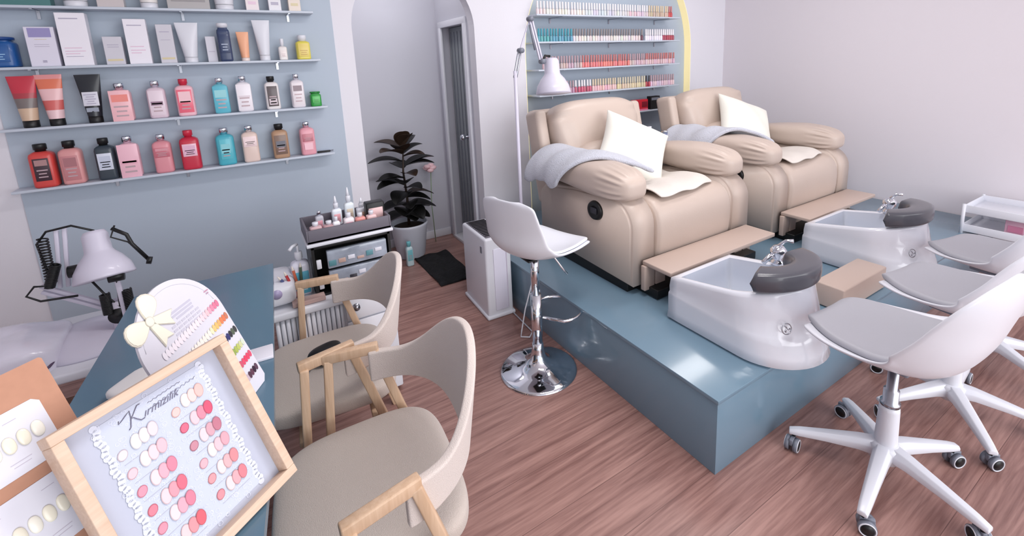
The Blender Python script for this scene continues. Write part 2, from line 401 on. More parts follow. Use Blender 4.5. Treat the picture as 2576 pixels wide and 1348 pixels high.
make_pillow('throw_pillow', 'cream square pillow on the recliner nearer the bar stool', (2.10, 2.18, 0.975), frame3((0.50, 0.0, -0.50), (-0.10, -0.72, 0.62)), s=0.475, grp='cream pillows')
make_pillow('throw_pillow', 'cream square pillow on the recliner next to the right wall', (3.37, 2.24, 1.00), frame3((0.50, 0.0, -0.38), (-0.10, -0.72, 0.58)), s=0.475, grp='cream pillows')

def make_blanket(name, label, ox, inner=0.12):
    """fleece throw folded over the left arm pad"""
    rnd = random.Random(3 if ox < 2 else 5)
    ph = [rnd.uniform(0, 6) for _ in range(6)]
    cx = ox+0.085
    def fn(u, v, off=0):
        # u across the arm (outer to inner), v front to back
        a = -0.25+u*(PI+0.1)   # goes over the pad
        y = RY+0.53-0.32*u+v*(0.37+0.24*u)
        rx = 0.165+0.01*math.sin(5*v+ph[0]); rz = 0.14
        x = cx-rx*math.cos(a)*(1.0); z = PZ+0.545+rz*math.sin(a)-0.02*v
        if u > 0.75:
            x += (u-0.75)*0.5; z = max(z, PZ+0.50)
        w = 0.012*math.sin(9*v+ph[1]+3*u)+0.008*math.sin(17*v+ph[2]-5*u)
        sl = 0.02*math.sin(2.5*u+ph[3])
        return Vector((x, y+sl, z+w+off))
    g = G(); g.grid(lambda u, v: fn(u, v), 26, 30, M_blanket)
    o = g.build(name, None, [('SOLIDIFY', dict(thickness=0.026, offset=1)), SUB()])
    return tag(o, label, 'blanket', 'grey throws')
make_blanket('throw_blanket', 'grey fleece throw over the arm of the recliner nearer the bar stool', RX1)
make_blanket('throw_blanket', 'grey fleece throw over the arm of the recliner next to the right wall', RX2)
def make_towel(label, ox, yaw_=0.0):
    def fn(u, v):
        x = ox+0.22+u*0.54; y = RY+0.50-v*0.47
        yy = y-RY
        z = PZ+(0.50 if yy < 0.14 else 0.50-(yy-0.14)*0.20 if yy < 0.4 else 0.448)
        if yy < 0.09: z -= (0.09-yy)*0.5
        z += 0.006*math.sin(14*u+3*v)+0.004*math.sin(11*v+2)+0.012
        x += 0.05*(1-v)*0-0.10*(v-0.5)*(u-0.5); y += 0.07*math.sin(PI*u)*v*-0.3+0.05*u
        return Vector((x, y, z))
    g = G(); g.grid(fn, 24, 20, M_towel)
    return tag(g.build('seat_towel', None, [('SOLIDIFY', dict(thickness=0.012, offset=1)), SUB()]), label, 'towel', 'cream towels')
make_towel('cream towel on the seat of the recliner nearer the bar stool', RX1)
make_towel('cream towel on the seat of the recliner next to the right wall', RX2)

# ------------------------------------------------------------------ foot spa tubs
def make_tub(label):
    """x 0..0.46, y 0 (front) .. 0.58 (rear), z 0 platform top"""
    t = empty('foot_spa', label, 'foot spa')
    Wt, Lt = 0.46, 0.60
    def ring(ins, taper, n=40):
        pts = []; w = Wt/2-ins; cx = Wt/2; rf = w*0.95
        yb = Lt-ins*0.8; yf = ins+taper
        # rear left corner -> along left side to front, round the front, back along the right
        for i in range(8): pts.append((cx-w, yb-(yb-(yf+rf))*i/7))
        for i in range(1, 24):
            a = PI+PI*i/24; pts.append((cx+w*math.cos(a), yf+rf+rf*math.sin(a)))
        for i in range(8): pts.append((cx+w, (yf+rf)+(yb-(yf+rf))*i/7))
        for i in range(1, 7): pts.append((cx+w-2*w*i/7, yb))
        return pts
    def rimz(y): return 0.325-0.115*max(0, min(1, y/0.6))**0.9
    lev = [(0.0, 0.015, 0.01), (0.012, 0.004, 0.0), (0.06, 0.004, 0.005), (0.09, 0.0, 0.008), (0.11, 0.005, 0.022)]
    rings = []
    base = ring(0.0, 0.0)
    def R_(ins, taper, zf): return [(x, y, zf(y)) for x, y in ring(ins, taper)]
    rings.append(R_(0.012, 0.012, lambda y: 0.0))
    rings.append(R_(0.0, 0.0, lambda y: 0.012))
    rings.append(R_(0.004, 0.008, lambda y: 0.05))
    rings.append(R_(0.003, 0.020, lambda y: 0.09+0.06*y))
    rings.append(R_(0.004, 0.032, lambda y: 0.125+0.02*y))
    rings.append(R_(0.008, 0.038, lambda y: 0.135+0.02*y))
    rings.append(R_(0.007, 0.050, lambda y: 0.20 if y < 0.3 else 0.20-0.1*(y-0.3)))
    rings.append(R_(0.010, 0.070, lambda y: rimz(y)-0.015))
    rings.append(R_(0.012, 0.072, lambda y: rimz(y)))
    rings.append(R_(0.030, 0.085, lambda y: rimz(y)+0.003))
    rings.append(R_(0.048, 0.100, lambda y: rimz(y)-0.004))
    g = G(); n = len(rings[0]); vs = [p for r in rings for p in r]; fs = []
    for i in range(len(rings)-1):
        for k in range(n): fs.append((i*n+k, i*n+(k+1) % n, (i+1)*n+(k+1) % n, (i+1)*n+k))
    fs.append(tuple(range(n))[::-1])
    g._add(vs, fs, M_tub); g.build('tub_shell', t)
    rb = [R_(0.048, 0.100, lambda y: rimz(y)-0.004), R_(0.062, 0.14, lambda y: 0.15), R_(0.085, 0.17, lambda y: 0.07), R_(0.13, 0.22, lambda y: 0.05)]
    g = G(); vs = [p for r in rb for p in r]; fs = []
    for i in range(len(rb)-1):
        for k in range(n): fs.append((i*n+k, (i)*n+(k+1) % n, (i+1)*n+(k+1) % n, (i+1)*n+k))
    fs.append(tuple((len(rb)-1)*n+k for k in range(n)))
    g._add(vs, fs, M_basin); g.build('basin', t)
    # crescent foot cushion on the front rim
    g = G()
    def cr_(u, v):
        a = PI+0.30+u*(PI-0.42)
        ca, sa = math.cos(a), math.sin(a)
        ro, ri = 0.228, 0.10
        b = 2*PI*v
        rad = (ro+ri)/2+(ro-ri)/2*math.copysign(abs(math.cos(b))**0.42, math.cos(b))
        z = 0.042*math.copysign(abs(math.sin(b))**0.42, math.sin(b))
        endf = min(1, min(u, 1-u)/0.02)
        return Vector((Wt/2+rad*ca*0.98, 0.255+rad*sa*0.86, 0.356+z*max(0.02, endf**0.4)-0.03*(0.255+rad*sa*0.86)/0.3))
    nu, nv = 40, 20
    g.grid(cr_, nu, nv, M_cush)
    for uu in (0, 1):
        ringp = [cr_(uu, k/(nv-1)) for k in range(nv-1)]; cxp = sum(ringp, Vector())/len(ringp)
        g._add([cxp]+ringp, [(0, 1+k, 1+(k+1) % (nv-1)) for k in range(nv-1)], M_cush)
    g.build('foot_cushion', t)
    # round emblem on the front
    g = G(); R = Matrix.Rotation(math.radians(-20), 3, 'Z') @ rotx(math.radians(78))
    cc = Vector((0.085, 0.076, 0.175))
    g.tube([cc+R @ Vector((0.021*math.cos(a), 0.021*math.sin(a), 0)) for a in [2*PI*i/24 for i in range(24)]], 0.0022, M_steel, 6, closed=True)
    for k in range(3):
        a = PI/2+k*2*PI/3
        g.tube([cc+R @ Vector((0.004*math.cos(a), 0.004*math.sin(a), 0.001)), cc+R @ Vector((0.014*math.cos(a+0.5), 0.014*math.sin(a+0.5), 0.001))], 0.003, M_steel, 6)
    g.build('emblem', t)
    # mixer tap on the right rim
    g = G(); fx, fy = Wt-0.026, 0.325; fz = rimz(fy)
    g.lathe([(0.030, 0), (0.030, 0.012), (0.022, 0.018), (0.02, 0.03), (0.034, 0.05), (0.036, 0.07), (0.022, 0.088), (0, 0.092)], M_chrome, c=(fx, fy, fz))
    g.tube([(fx, fy, fz+0.03), (fx-0.05, fy+0.01, fz+0.05), (fx-0.085, fy+0.02, fz+0.02)], 0.011, M_chrome, 12)
    tp = g.build('tap', t)
    g = G(); g.tube([(fx, fy, fz+0.09), (fx+0.02, fy-0.02, fz+0.115), (fx+0.03, fy-0.05, fz+0.12)], [0.008, 0.007, 0.01], M_chrome, 10); g.build('tap_lever', tp)
    return t
tb1 = make_tub('white foot spa with dark cushion in front of the recliner nearer the bar stool'); tb1.location = (1.585, 0.815, PZ)
tb2 = copy_tree(tb1); tb2.location = (2.765, 0.825, PZ); tb2['label'] = 'white foot spa with dark cushion in front of the recliner next to the right wall'
for o in (tb1, tb2): o['group'] = 'foot spas'
g = G(); g.box((0.22, 0.07, 0.062), (0.44, 0.14, 0.116), M_board, bev=0.008, seg=3); g.box((0.22, 0.06, 0.004), (0.42, 0.10, 0.008), M_black)
o = g.build('footstool'); o.location = (2.27, 0.955, PZ); tag(o, 'low beige padded block on the platform between the two foot spas', 'stool')

# ------------------------------------------------------------------ moulded shells (stool and swivel chairs)
def smooth_path(P, n):
    """Catmull-Rom through control rows"""
    out = []; k = len(P)
    for i in range(n):
        s_ = i/(n-1)*(k-1); j = min(int(s_), k-2); f = s_-j
        a, b, c, d = P[max(j-1, 0)], P[j], P[j+1], P[min(j+2, k-1)]
        out.append([0.5*((2*b[q])+(-a[q]+c[q])*f+(2*a[q]-5*b[q]+4*c[q]-d[q])*f*f+(-a[q]+3*b[q]-3*c[q]+d[q])*f**3) for q in range(len(b))])
    return out
def shell_grid(rows, nu, nv, off=0.0, s0=0.0, s1=1.0, wsc=1.0, corner=0.10, cmin=0.45):
    """rows: (y, z, halfwidth, rise) front to top; returns fn(u,v)"""
    R_ = smooth_path(rows, 80)
    def fn(u, v):
        s_ = s0+(s1-s0)*v; i = min(int(s_*79), 78); f = s_*79-i
        y, z, w, rs = [R_[i][q]*(1-f)+R_[i+1][q]*f for q in range(4)]
        a, b = R_[max(i-1, 0)], R_[min(i+2, 79)]
        ty, tz = b[0]-a[0], b[1]-a[1]; L = math.hypot(ty, tz); ny, nz = -tz/L, ty/L
        if nz*1.0+ny*0.5 < 0 and False: ny, nz = -ny, -nz
        ny, nz = tz/L, -ty/L   # towards the sitter
        x = 2*u-1
        e = min(v, 1-v)/corner
        ww = w*wsc*(1 if e >= 1 else math.sqrt(max(0.0, 1-(1-e)**2))*(1-cmin)+cmin)
        h = rs*abs(x)**2.4*wsc**2+off
        return Vector((x*ww, y+ny*h, z+nz*h))
    return fn
def make_stool():
    t = empty('bar_stool', 'white bar stool on a round chrome foot beside the platform', 'stool', (1.106, 1.83, 0))
    g = G(); g.lathe([(0.197, 0), (0.197, 0.006), (0.185, 0.013), (0.12, 0.027), (0.07, 0.045), (0.04, 0.075), (0.030, 0.12), (0.027, 0.16), (0, 0.16)], M_chrome, n=64); g.build('foot_plate', t)
    g = G(); g.cyl((0, 0, 0.12), (0, 0, 0.42), 0.027, M_chrome, 32); g.cyl((0, 0, 0.42), (0, 0, 0.64), 0.021, M_chrome, 32); g.build('column', t)
    g = G()
    pts = [(0.02, -0.03, 0.30)]+[(0.13+0.12*math.cos(a), 0.0+0.13*math.sin(a), 0.30) for a in [-PI*0.62+PI*1.24*i/14 for i in range(15)]]+[(0.02, 0.03, 0.30)]
    g.tube(pts, 0.008, M_chrome, 10); g.build('foot_ring', t)
    st = empty_child('seat_unit', t)
    return t
def empty_child(n, p): return None
SR = [(0.215, -0.012, 0.15, 0.004), (0.17, 0.004, 0.19, 0.012), (0.06, -0.008, 0.205, 0.03), (-0.06, -0.010, 0.205, 0.045), (-0.14, 0.008, 0.205, 0.06), (-0.185, 0.06, 0.20, 0.06), (-0.192, 0.14, 0.185, 0.04), (-0.20, 0.22, 0.172, 0.025), (-0.205, 0.29, 0.158, 0.015)]
t = make_stool()
SA = math.radians(-74)
def shell_part(rows, name, parent, m, Rz, zoff, th, **kw):
    fn = shell_grid(rows, 0, 0, **kw); R = rotz(Rz)
    dx = 0.02 if rows is SR else 0.0
    g = G(); g.grid(lambda u, v: (lambda p: R @ p+Vector((dx, 0, zoff)))(fn(u, v)), 25, 41, m)
    return g.build(name, parent, [('SOLIDIFY', dict(thickness=th, offset=0)), SUB()])
shell_part(SR, 'seat_shell', t, M_white, SA, 0.66, 0.012, corner=0.06)
shell_part(SR, 'seat_pad', t, mat('white_leather', (232, 234, 242), 0.35, coat=0.1), SA, 0.66, 0.014, off=0.014, wsc=0.93, s0=0.02, s1=0.97)
g = G(); g.box((0, 0, 0.637), (0.16, 0.16, 0.008), M_black, bev=0.002); g.tube([(0.0, 0, 0.612), (0.10, -0.02, 0.60), (0.14, -0.04, 0.53), (0.16, -0.05, 0.50)], 0.005, M_chrome, 8); g.build('lift_lever', t)

CR = [(0.235, -0.035, 0.155, 0.002), (0.215, -0.005, 0.20, 0.010), (0.10, -0.025, 0.235, 0.04), (-0.03, -0.038, 0.25, 0.075), (-0.12, -0.030, 0.258, 0.11), (-0.185, 0.015, 0.262, 0.125), (-0.232, 0.10, 0.258, 0.115), (-0.262, 0.20, 0.245, 0.09), (-0.290, 0.30, 0.22, 0.06), (-0.308, 0.38, 0.17, 0.03)]
def make_swivel(label, x, y, rz, ph, zs=0.545):
    t = empty('swivel_chair', label, 'chair', (x, y, 0), 0, 'white swivel chairs')
    R = rz
    shell_part(CR, 'seat_shell', t, M_white, R, zs, 0.012, corner=0.20, cmin=0.30)
    shell_part(CR, 'seat_cushion', t, M_seatgrey, R, zs, 0.026, off=0.018, wsc=0.85, s0=0.045, s1=0.47, corner=0.40, cmin=0.28)
    g = G(); g.lathe([(0.034, 0.10), (0.036, 0.13), (0.032, 0.28), (0.030, 0.30), (0, 0.30)], M_white, n=28); g.lathe([(0.05, 0.085), (0.052, 0.14), (0.036, 0.15)], M_white, n=28); g.build('hub', t)
    g = G(); g.lathe([(0.031, 0.30), (0.031, 0.312), (0.024, 0.316), (0.024, 0.36), (0.017, 0.362), (0.017, zs-0.055), (0, zs-0.055)], M_steel, n=24); g.build('gas_lift', t)
    g = G(); g.box((0, 0, zs-0.055), (0.18, 0.15, 0.016), M_greyplast, rotz(R), bev=0.006)
    v = rotz(R) @ Vector((0.19, 0.02, 0)); g.tube([(0, 0, zs-0.035), (v.x, v.y, zs-0.05)], 0.006, M_black, 8); g.build('tilt_plate', t)
    for k in range(5):
        a = ph+k*2*PI/5; d = Vector((math.cos(a), math.sin(a), 0)); nrm = Vector((-d.y, d.x, 0))
        g = G(); P = []
        secs = [(0.02, 0.135, 0.030, 0.030), (0.08, 0.130, 0.027, 0.024), (0.18, 0.110, 0.022, 0.018), (0.27, 0.090, 0.018, 0.014), (0.305, 0.080, 0.015, 0.010)]
        vs = []; fs = []
        for r_, z_, w_, h_ in secs:
            c_ = d*r_+Vector((0, 0, z_-h_/2))
            for (sx_, sz_) in ((-1, -0.8), (1, -0.8), (1, 0.3), (0.6, 1), (-0.6, 1), (-1, 0.3)): vs.append(c_+nrm*w_*sx_+Vector((0, 0, h_*sz_)))
        for i in range(len(secs)-1):
            for q in range(6): fs.append((i*6+q, i*6+(q+1) % 6, (i+1)*6+(q+1) % 6, (i+1)*6+q))
        fs += [tuple(range(6))[::-1], tuple(24+q for q in range(6))]
        g._add(vs, fs, M_white, True); lg = g.build('leg', t, [('BEVEL', dict(width=0.003, segments=2, limit_method='ANGLE'))])
        # caster
        cc = d*0.288; sw = k*1.9+ph; wd = Vector((math.cos(sw), math.sin(sw), 0)); ax = Vector((-wd.y, wd.x, 0))
        g = G(); g.cyl(cc+Vector((0, 0, 0.045)), cc+Vector((0, 0, 0.078)), 0.007, M_black, 10)
        wc = cc+wd*0.012+Vector((0, 0, 0.027))
        for s_ in (-1, 1):
            g.cyl(wc+ax*0.008*s_, wc+ax*0.022*s_, 0.027, M_greyplast, 20)
            g.cyl(wc+ax*0.022*s_, wc+ax*0.024*s_, 0.019, M_black, 20)
            g.tube([wc+ax*0.0225*s_+(wd*math.cos(b)+Vector((0, 0, 1))*math.sin(b))*0.0235 for b in [2*PI*i/20 for i in range(20)]], 0.0022, M_white, 6, closed=True)
        g.box(wc+Vector((0, 0, 0.016)), (0.045, 0.014, 0.026), M_greyplast, rotz(sw), bev=0.003)
        g.build('caster', lg)
    return t
make_swivel('white swivel chair closest to the camera, grey seat, before the platform corner', 1.815, 0.585, math.radians(-4), math.radians(-25))
make_swivel('middle one of the three white swivel chairs', 2.39, 0.57, math.radians(-8), math.radians(5))
make_swivel('white swivel chair nearest the white trolley', 2.95, 0.59, math.radians(-14), math.radians(-118))

# ------------------------------------------------------------------ wall shelves with bottles
M_shelf = mat('shelf_grey', (196, 204, 216), 0.4)
def shelf(name, label, x0, x1, ztop, y0=3.08, brackets=(), grp=None, YW=3.2):
    t = empty(name, label, 'shelf', (x0, y0, ztop-0.012), 0, grp)
    g = G(); g.box(((x1-x0)/2, (YW-y0-.008)/2, 0.006), (x1-x0, YW-y0-.008, 0.012), M_shelf, bev=0.001); g.build('board', t)
    for bx in brackets:
        g = G(); g.box((bx-x0, YW-y0-0.012, -0.02), (0.012, 0.006, 0.04), M_steel); g.box((bx-x0, (YW-y0)/2, -0.002), (0.010, YW-y0-0.02, 0.004), M_steel); g.build('bracket', t)
    return t
SG = 'grey shelves over the desk lamp'
shelf('wall_shelf', 'grey wall shelf at the very top, cut by the photo edge', -1.05, 0.425, 1.888, brackets=(-0.75, -0.2, 0.3), grp=SG)
shelf('wall_shelf', 'grey wall shelf carrying white skincare boxes and tubes', -1.05, 0.435, 1.615, brackets=(-0.8, -0.25, 0.21), grp=SG)
shelf('wall_shelf', 'grey wall shelf carrying squeeze tubes and a green jar', -0.945, 0.442, 1.336, brackets=(-0.3, 0.17), grp=SG)
shelf('wall_shelf', 'lowest grey wall shelf, with red and black capped bottles', -0.955, 0.45, 1.047, brackets=(-0.6, -0.3, 0.19), grp=SG)
Z1, Z2, Z3, Z4 = 1.888, 1.615, 1.336, 1.047
YS = 3.128
def cm(rgb, rough=0.35, trans=0.0): return mat('c_%d_%d_%d_%s' % (*rgb, 't' if trans else 'o'), rgb, rough, trans=trans, coat=0.2)
def lines_on(g, x0, x1, z0, z1, y, m, n=4, frac=(0.9, 0.6, 0.8, 0.5, 0.7)):
    for k in range(n):
        z = z1-(z1-z0)*(k+0.5)/n; w = (x1-x0)*frac[k % len(frac)]; h = (z1-z0)/n*0.35
        g.box(((x0+x1)/2, y, z), (w, 0.0006, h), m)
def bottle(x, z, w, h, body, cap, label, band=None, pat=None, name='body_wash_bottle', cat='bottle', capw=0.5, caph=0.2, dep=0.42, inkc=(186, 160, 166), ps=None, y=YS, grp=None):
    t = empty(name, label, cat, (x, y, z), 0, grp)
    hb = h*(1-caph)
    prof = [(0.80, 0), (0.98, 0.03), (1.0, 0.08), (1.0, 0.86), (0.93, 0.93), (0.70, 0.975), (capw*0.9, 1.0)]
    g = G()
    f = lambda a: math.copysign(abs(a)**0.45, a)
    vs = []; fs = []; n = 28
    for r, zz in prof:
        for k in range(n):
            a = 2*PI*k/n; vs.append((f(math.cos(a))*r*w/2, f(math.sin(a))*r*w*dep, zz*hb))
    for i in range(len(prof)-1):
        for k in range(n): fs.append((i*n+k, i*n+(k+1) % n, (i+1)*n+(k+1) % n, (i+1)*n+k))
    fs += [tuple(range(n))[::-1], tuple((len(prof)-1)*n+k for k in range(n))]
    g._add(vs, fs, body); g.build('bottle_body', t)
    g = G(); rc = w*capw/2
    g.lathe([(rc*0.8, hb), (rc*0.8, hb+h*caph*0.2), (rc, hb+h*caph*0.25), (rc, h*0.985), (rc*0.93, h), (0, h)], cap, n=24); g.build('cap', t)
    if band:
        (z0, z1, wf, m2) = band
        g = G(); yb = -w*dep-0.0008
        g.box((0, yb, hb*(z0+z1)/2), (w*wf, 0.0016, hb*(z1-z0)), m2, bev=0.0004)
        if pat:
            for (a0, a1, m3) in pat: g.box((0, yb-0.001, hb*(a0+a1)/2), (w*wf*0.8, 0.0006, hb*(a1-a0)), m3)
        ink = cm(inkc)
        lines_on(g, -w*wf/2, w*wf/2, hb*(z0+0.1*(z1-z0)), hb*(z0+0.55*(z1-z0)), yb-0.001, ink, 3, (0.7, 0.5, 0.6))
        g.build('label', t)
    return t
def tube_(x, z, w, h, body, cap, label, caph=0.14, bands=(), name='squeeze_tube', wtop=1.75, grp=None, y=YS):
    """standing on its cap: narrow below, wide crimped top"""
    t = empty(name, label, 'tube', (x, y, z), 0, grp)
    g = G(); rc = w*0.5; g.lathe([(rc*0.95, 0), (rc, 0.003), (rc, h*caph*0.95), (rc*0.9, h*caph)], cap, n=24); g.build('cap', t)
    def sec(v):
        ww = w/2*(1.0+(wtop-1)*v**1.0); dd = w/2*(1-v**1.3)+0.002
        return ww, dd, h*(caph+(1-caph)*v)
    g = G(); n = 32; m_ = 24
    cuts = [(0, 1, body)] if not bands else bands
    for (v0, v1, mm) in cuts:
        def fn(u, vv, v0=v0, v1=v1):
            ww, dd, zz = sec(v0+(v1-v0)*vv); a = 2*PI*u
            return Vector((ww*math.cos(a), dd*math.sin(a), zz))
        g.grid(fn, n, max(2, int(m_*(v1-v0))+2), mm, closed_u=True)
    g.build('tube_body', t)
    return t
def carton(x, z, w, h, d, m, label, marks=(), name='skincare_box', y=YS, grp=None, rz=0):
    t = empty(name, label, 'box', (x, y, z), rz, grp)
    g = G(); g.box((0, 0, h/2), (w, d, h), m, bev=0.0015, seg=1); g.build('carton', t)
    g = G()
    for (u0, u1, v0, v1, mm) in marks: g.box((w*(u0+u1)/2-w/2, -d/2-0.0005, h*(v0+v1)/2), (w*(u1-u0), 0.001, h*(v1-v0)), mm)
    if marks: g.build('print', t)
    return t
CW = M_white; CB = M_black; CS = M_chrome
ink = cm((176, 170, 190)); inkp = cm((226, 196, 214)); lilac = cm((150, 142, 190)); gold = cm((214, 200, 160))
wbox = cm((238, 234, 242)); gbox = cm((206, 203, 212))
# second shelf
bottle(-0.89, Z2, 0.115, 0.135, cm((28, 84, 150)), cm((24, 66, 130)), 'dark blue jar at the left end of the skincare shelf', (0.2, 0.8, 0.7, cm((28, 84, 150))), inkc=(150, 190, 225), name='cream_jar', cat='jar', capw=0.96, caph=0.12)
carton(-0.743, Z2, 0.10, 0.18, 0.05, cm((222, 218, 232)), 'pale box with a lavender square near its top', [(0.12, 0.88, 0.74, 0.97, lilac), (0.42, 0.56, 0.10, 0.16, ink), (0.3, 0.7, 0.68, 0.69, gold), (0.25, 0.75, 0.55, 0.56, ink), (0.25, 0.75, 0.5, 0.51, ink)])
carton(-0.627, Z2, 0.105, 0.245, 0.06, wbox, 'tallest white box on the skincare shelf', [(0.12, 0.75, 0.88, 0.90, ink), (0.12, 0.7, 0.33, 0.345, inkp), (0.12, 0.8, 0.27, 0.285, inkp), (0.12, 0.6, 0.22, 0.235, inkp), (0.12, 0.7, 0.17, 0.18, ink)])
carton(-0.494, Z2, 0.072, 0.135, 0.045, gbox, 'short pale grey box with a gold line, left of the white box', [(0.1, 0.9, 0.13, 0.2, gold), (0.2, 0.8, 0.7, 0.72, ink), (0.2, 0.8, 0.62, 0.64, ink)])
carton(-0.397, Z2, 0.088, 0.22, 0.05, wbox, 'white box standing between two pale grey boxes', [(0.15, 0.8, 0.85, 0.87, ink), (0.15, 0.75, 0.38, 0.4, inkp), (0.15, 0.8, 0.3, 0.32, inkp), (0.15, 0.6, 0.24, 0.26, inkp)])
carton(-0.284, Z2, 0.066, 0.195, 0.045, gbox, 'slim pale grey box with a gold base line beside a white tube', [(0.1, 0.9, 0.1, 0.15, gold), (0.2, 0.8, 0.8, 0.82, ink), (0.2, 0.8, 0.6, 0.61, ink)])
tube_(-0.190, Z2, 0.058, 0.206, CW, CW, 'wide white tube right of the slim grey box')
carton(-0.095, Z2, 0.045, 0.136, 0.04, cm((214, 212, 222)), 'thin grey box tucked behind the navy bottle', [(0.2, 0.8, 0.4, 0.42, ink)], y=3.15)
bottle(-0.032, Z2, 0.060, 0.203, cm((52, 66, 100)), CW, 'navy bottle with a white cap on the skincare shelf', (0.25, 0.8, 0.7, cm((52, 66, 100))), inkc=(170, 180, 200), name='lotion_bottle', capw=0.86, caph=0.12, y=3.108)
tube_(0.056, Z2, 0.040, 0.159, cm((240, 176, 140)), cm((236, 220, 214)), 'small peach tube between the navy bottle and a white tube', wtop=1.5, caph=0.12)
tube_(0.152, Z2, 0.052, 0.223, CW, CW, 'tall white tube right of the peach tube', wtop=1.7)
bottle(0.245, Z2, 0.044, 0.121, cm((232, 226, 224)), CW, 'small white dropper bottle on the skincare shelf', (0.2, 0.7, 0.7, cm((236, 226, 224))), name='dropper_bottle', capw=0.45, caph=0.35)
bottle(0.352, Z2, 0.075, 0.140, cm((222, 208, 90)), CW, 'yellow oil bottle with a white cap', (0.15, 0.85, 0.75, cm((226, 204, 110))), inkc=(190, 150, 60), name='oil_bottle', capw=0.62, caph=0.24)
# third shelf
dkr, tan = cm((120, 110, 108)), cm((206, 176, 150))
tube_(-0.845, Z3, 0.056, 0.239, None, CB, 'red squeeze tube with a black cap at the left end of its shelf', bands=((0, 0.28, tan), (0.28, 0.5, dkr), (0.5, 0.62, cm((170, 60, 70))), (0.62, 1, cm((196, 52, 70)))))
tube_(-0.755, Z3, 0.056, 0.242, None, CB, 'coral and pink squeeze tube with a black cap', bands=((0, 0.2, cm((232, 196, 200))), (0.2, 0.42, cm((208, 100, 96))), (0.42, 0.68, cm((236, 190, 192))), (0.68, 0.9, cm((222, 118, 90))), (0.9, 1, cm((228, 150, 150)))))
t = tube_(-0.617, Z3, 0.055, 0.236, cm((30, 34, 42)), CB, 'black squeeze tube with a white label')
g = G(); g.box((0, -0.022, 0.118), (0.058, 0.004, 0.068), M_card, rotx(math.radians(-3)), bev=0.001); lines_on(g, -0.025, 0.025, 0.09, 0.145, -0.026, ink, 5); g.box((0, -0.026, 0.065), (0.045, 0.003, 0.02), cm((150, 156, 170))); g.build('label', t)
BT = [(-0.508, .083, .187, (240, 182, 190), 's', (.0, .98, .96, (244, 190, 196)), [(.62, .85, (238, 140, 130))], 'pink bottle with a silver cap right of the black tube'),
 (-0.366, .077, .191, (222, 200, 212), 's', (.1, .9, .8, (232, 214, 224)), [(.42, .55, (150, 120, 140))], 'mauve and grey patterned bottle with a silver cap'),
 (-0.247, .080, .196, (240, 190, 200), 'r', (.12, .86, .8, (236, 110, 130)), [(.45, .8, (244, 200, 206))], 'pink bottle with a red cap on the tube shelf'),
 (-0.088, .074, .192, (110, 190, 206), 's', (.05, .93, .9, (96, 184, 204)), [(.55, .8, (150, 210, 216))], 'turquoise printed bottle with a silver cap on the tube shelf'),
 (0.021, .076, .197, (238, 232, 238), 's', (.05, .93, .9, (242, 236, 242)), [(.5, .55, (220, 206, 214))], 'plain white bottle with a silver cap'),
 (0.160, .072, .190, (232, 226, 226), 'b', (.12, .85, .7, (96, 86, 88)), [(.18, .4, (206, 190, 196))], 'white bottle with a black cap and dark label'),
 (0.292, .072, .196, (228, 220, 226), 's', (.1, .9, .8, (234, 226, 230)), [(.6, .8, (140, 120, 128))], 'white bottle with a brown label strip and silver cap')]
def do_bottles(L, z):
    for x, w, h, body, cap, (a, b, wf, lc), pt, lab in L:
        bottle(x, z, w, h, cm(body), {'s': CS, 'r': cm((200, 40, 66)), 'b': CB}[cap], lab, (a, b, wf, cm(lc)), [(p, q, cm(c)) for p, q, c in pt], capw=0.5 if cap != 'b' else 0.55, caph=0.17)
do_bottles(BT, Z3)
bottle(0.386, Z3, 0.060, 0.088, cm((40, 150, 60)), cm((30, 130, 50)), 'small green jar at the right end of its shelf', (0.3, 0.8, 0.7, cm((90, 190, 100))), inkc=(40, 120, 50), name='candle_jar', cat='jar', capw=0.96, caph=0.14, dep=0.48)
B4 = [(-0.838, .088, .209, (206, 70, 66), 'b', (.2, .82, .62, (60, 40, 50)), [(.62, .78, (170, 130, 130))], 'red bottle with a black cap and dark label, lowest shelf left end'),
 (-0.738, .084, .212, (216, 150, 150), 'b', (.12, .8, .68, (196, 130, 134)), [(.5, .75, (168, 110, 116))], 'rosy clear bottle with a black cap beside the red one'),
 (-0.612, .076, .210, (52, 62, 72), 'b', (.3, .78, .72, (214, 218, 232)), [(.35, .7, (196, 202, 220))], 'black bottle with a pale label on the lowest shelf'),
 (-0.520, .083, .209, (238, 186, 200), 's', (.0, .98, .96, (240, 188, 202)), [(.4, .5, (230, 170, 188))], 'pale pink bottle with a silver cap beside the black bottle'),
 (-0.385, .079, .203, (220, 144, 154), 's', (.5, .8, .8, (198, 110, 124)), [(.7, .78, (216, 150, 160))], 'rose bottle with a silver cap, left of the red bottle'),
 (-0.266, .086, .212, (196, 44, 68), 'r', (.42, .8, .72, (236, 190, 206)), [(.48, .75, (226, 180, 204))], 'dark red bottle with a red cap and pink label'),
 (-0.105, .087, .207, (74, 172, 190), 's', (.2, .85, .6, (96, 190, 204)), [(.4, .7, (140, 206, 214))], 'turquoise bottle with a silver cap on the lowest shelf'),
 (0.014, .081, .207, (226, 202, 192), 's', (.52, .86, .8, (240, 216, 216)), [(.6, .8, (244, 222, 222))], 'beige clear bottle with a silver cap'),
 (0.166, .084, .202, (176, 140, 112), 'b', (.15, .82, .72, (128, 104, 92)), [(.4, .62, (110, 110, 120))], 'brown bottle with a black cap on the lowest shelf'),
 (0.312, .082, .200, (228, 160, 172), 's', (.5, .78, .7, (196, 120, 132)), [(.2, .45, (246, 196, 206))], 'pink bottle with a silver cap at the right end of the lowest shelf')]
do_bottles(B4, Z4)
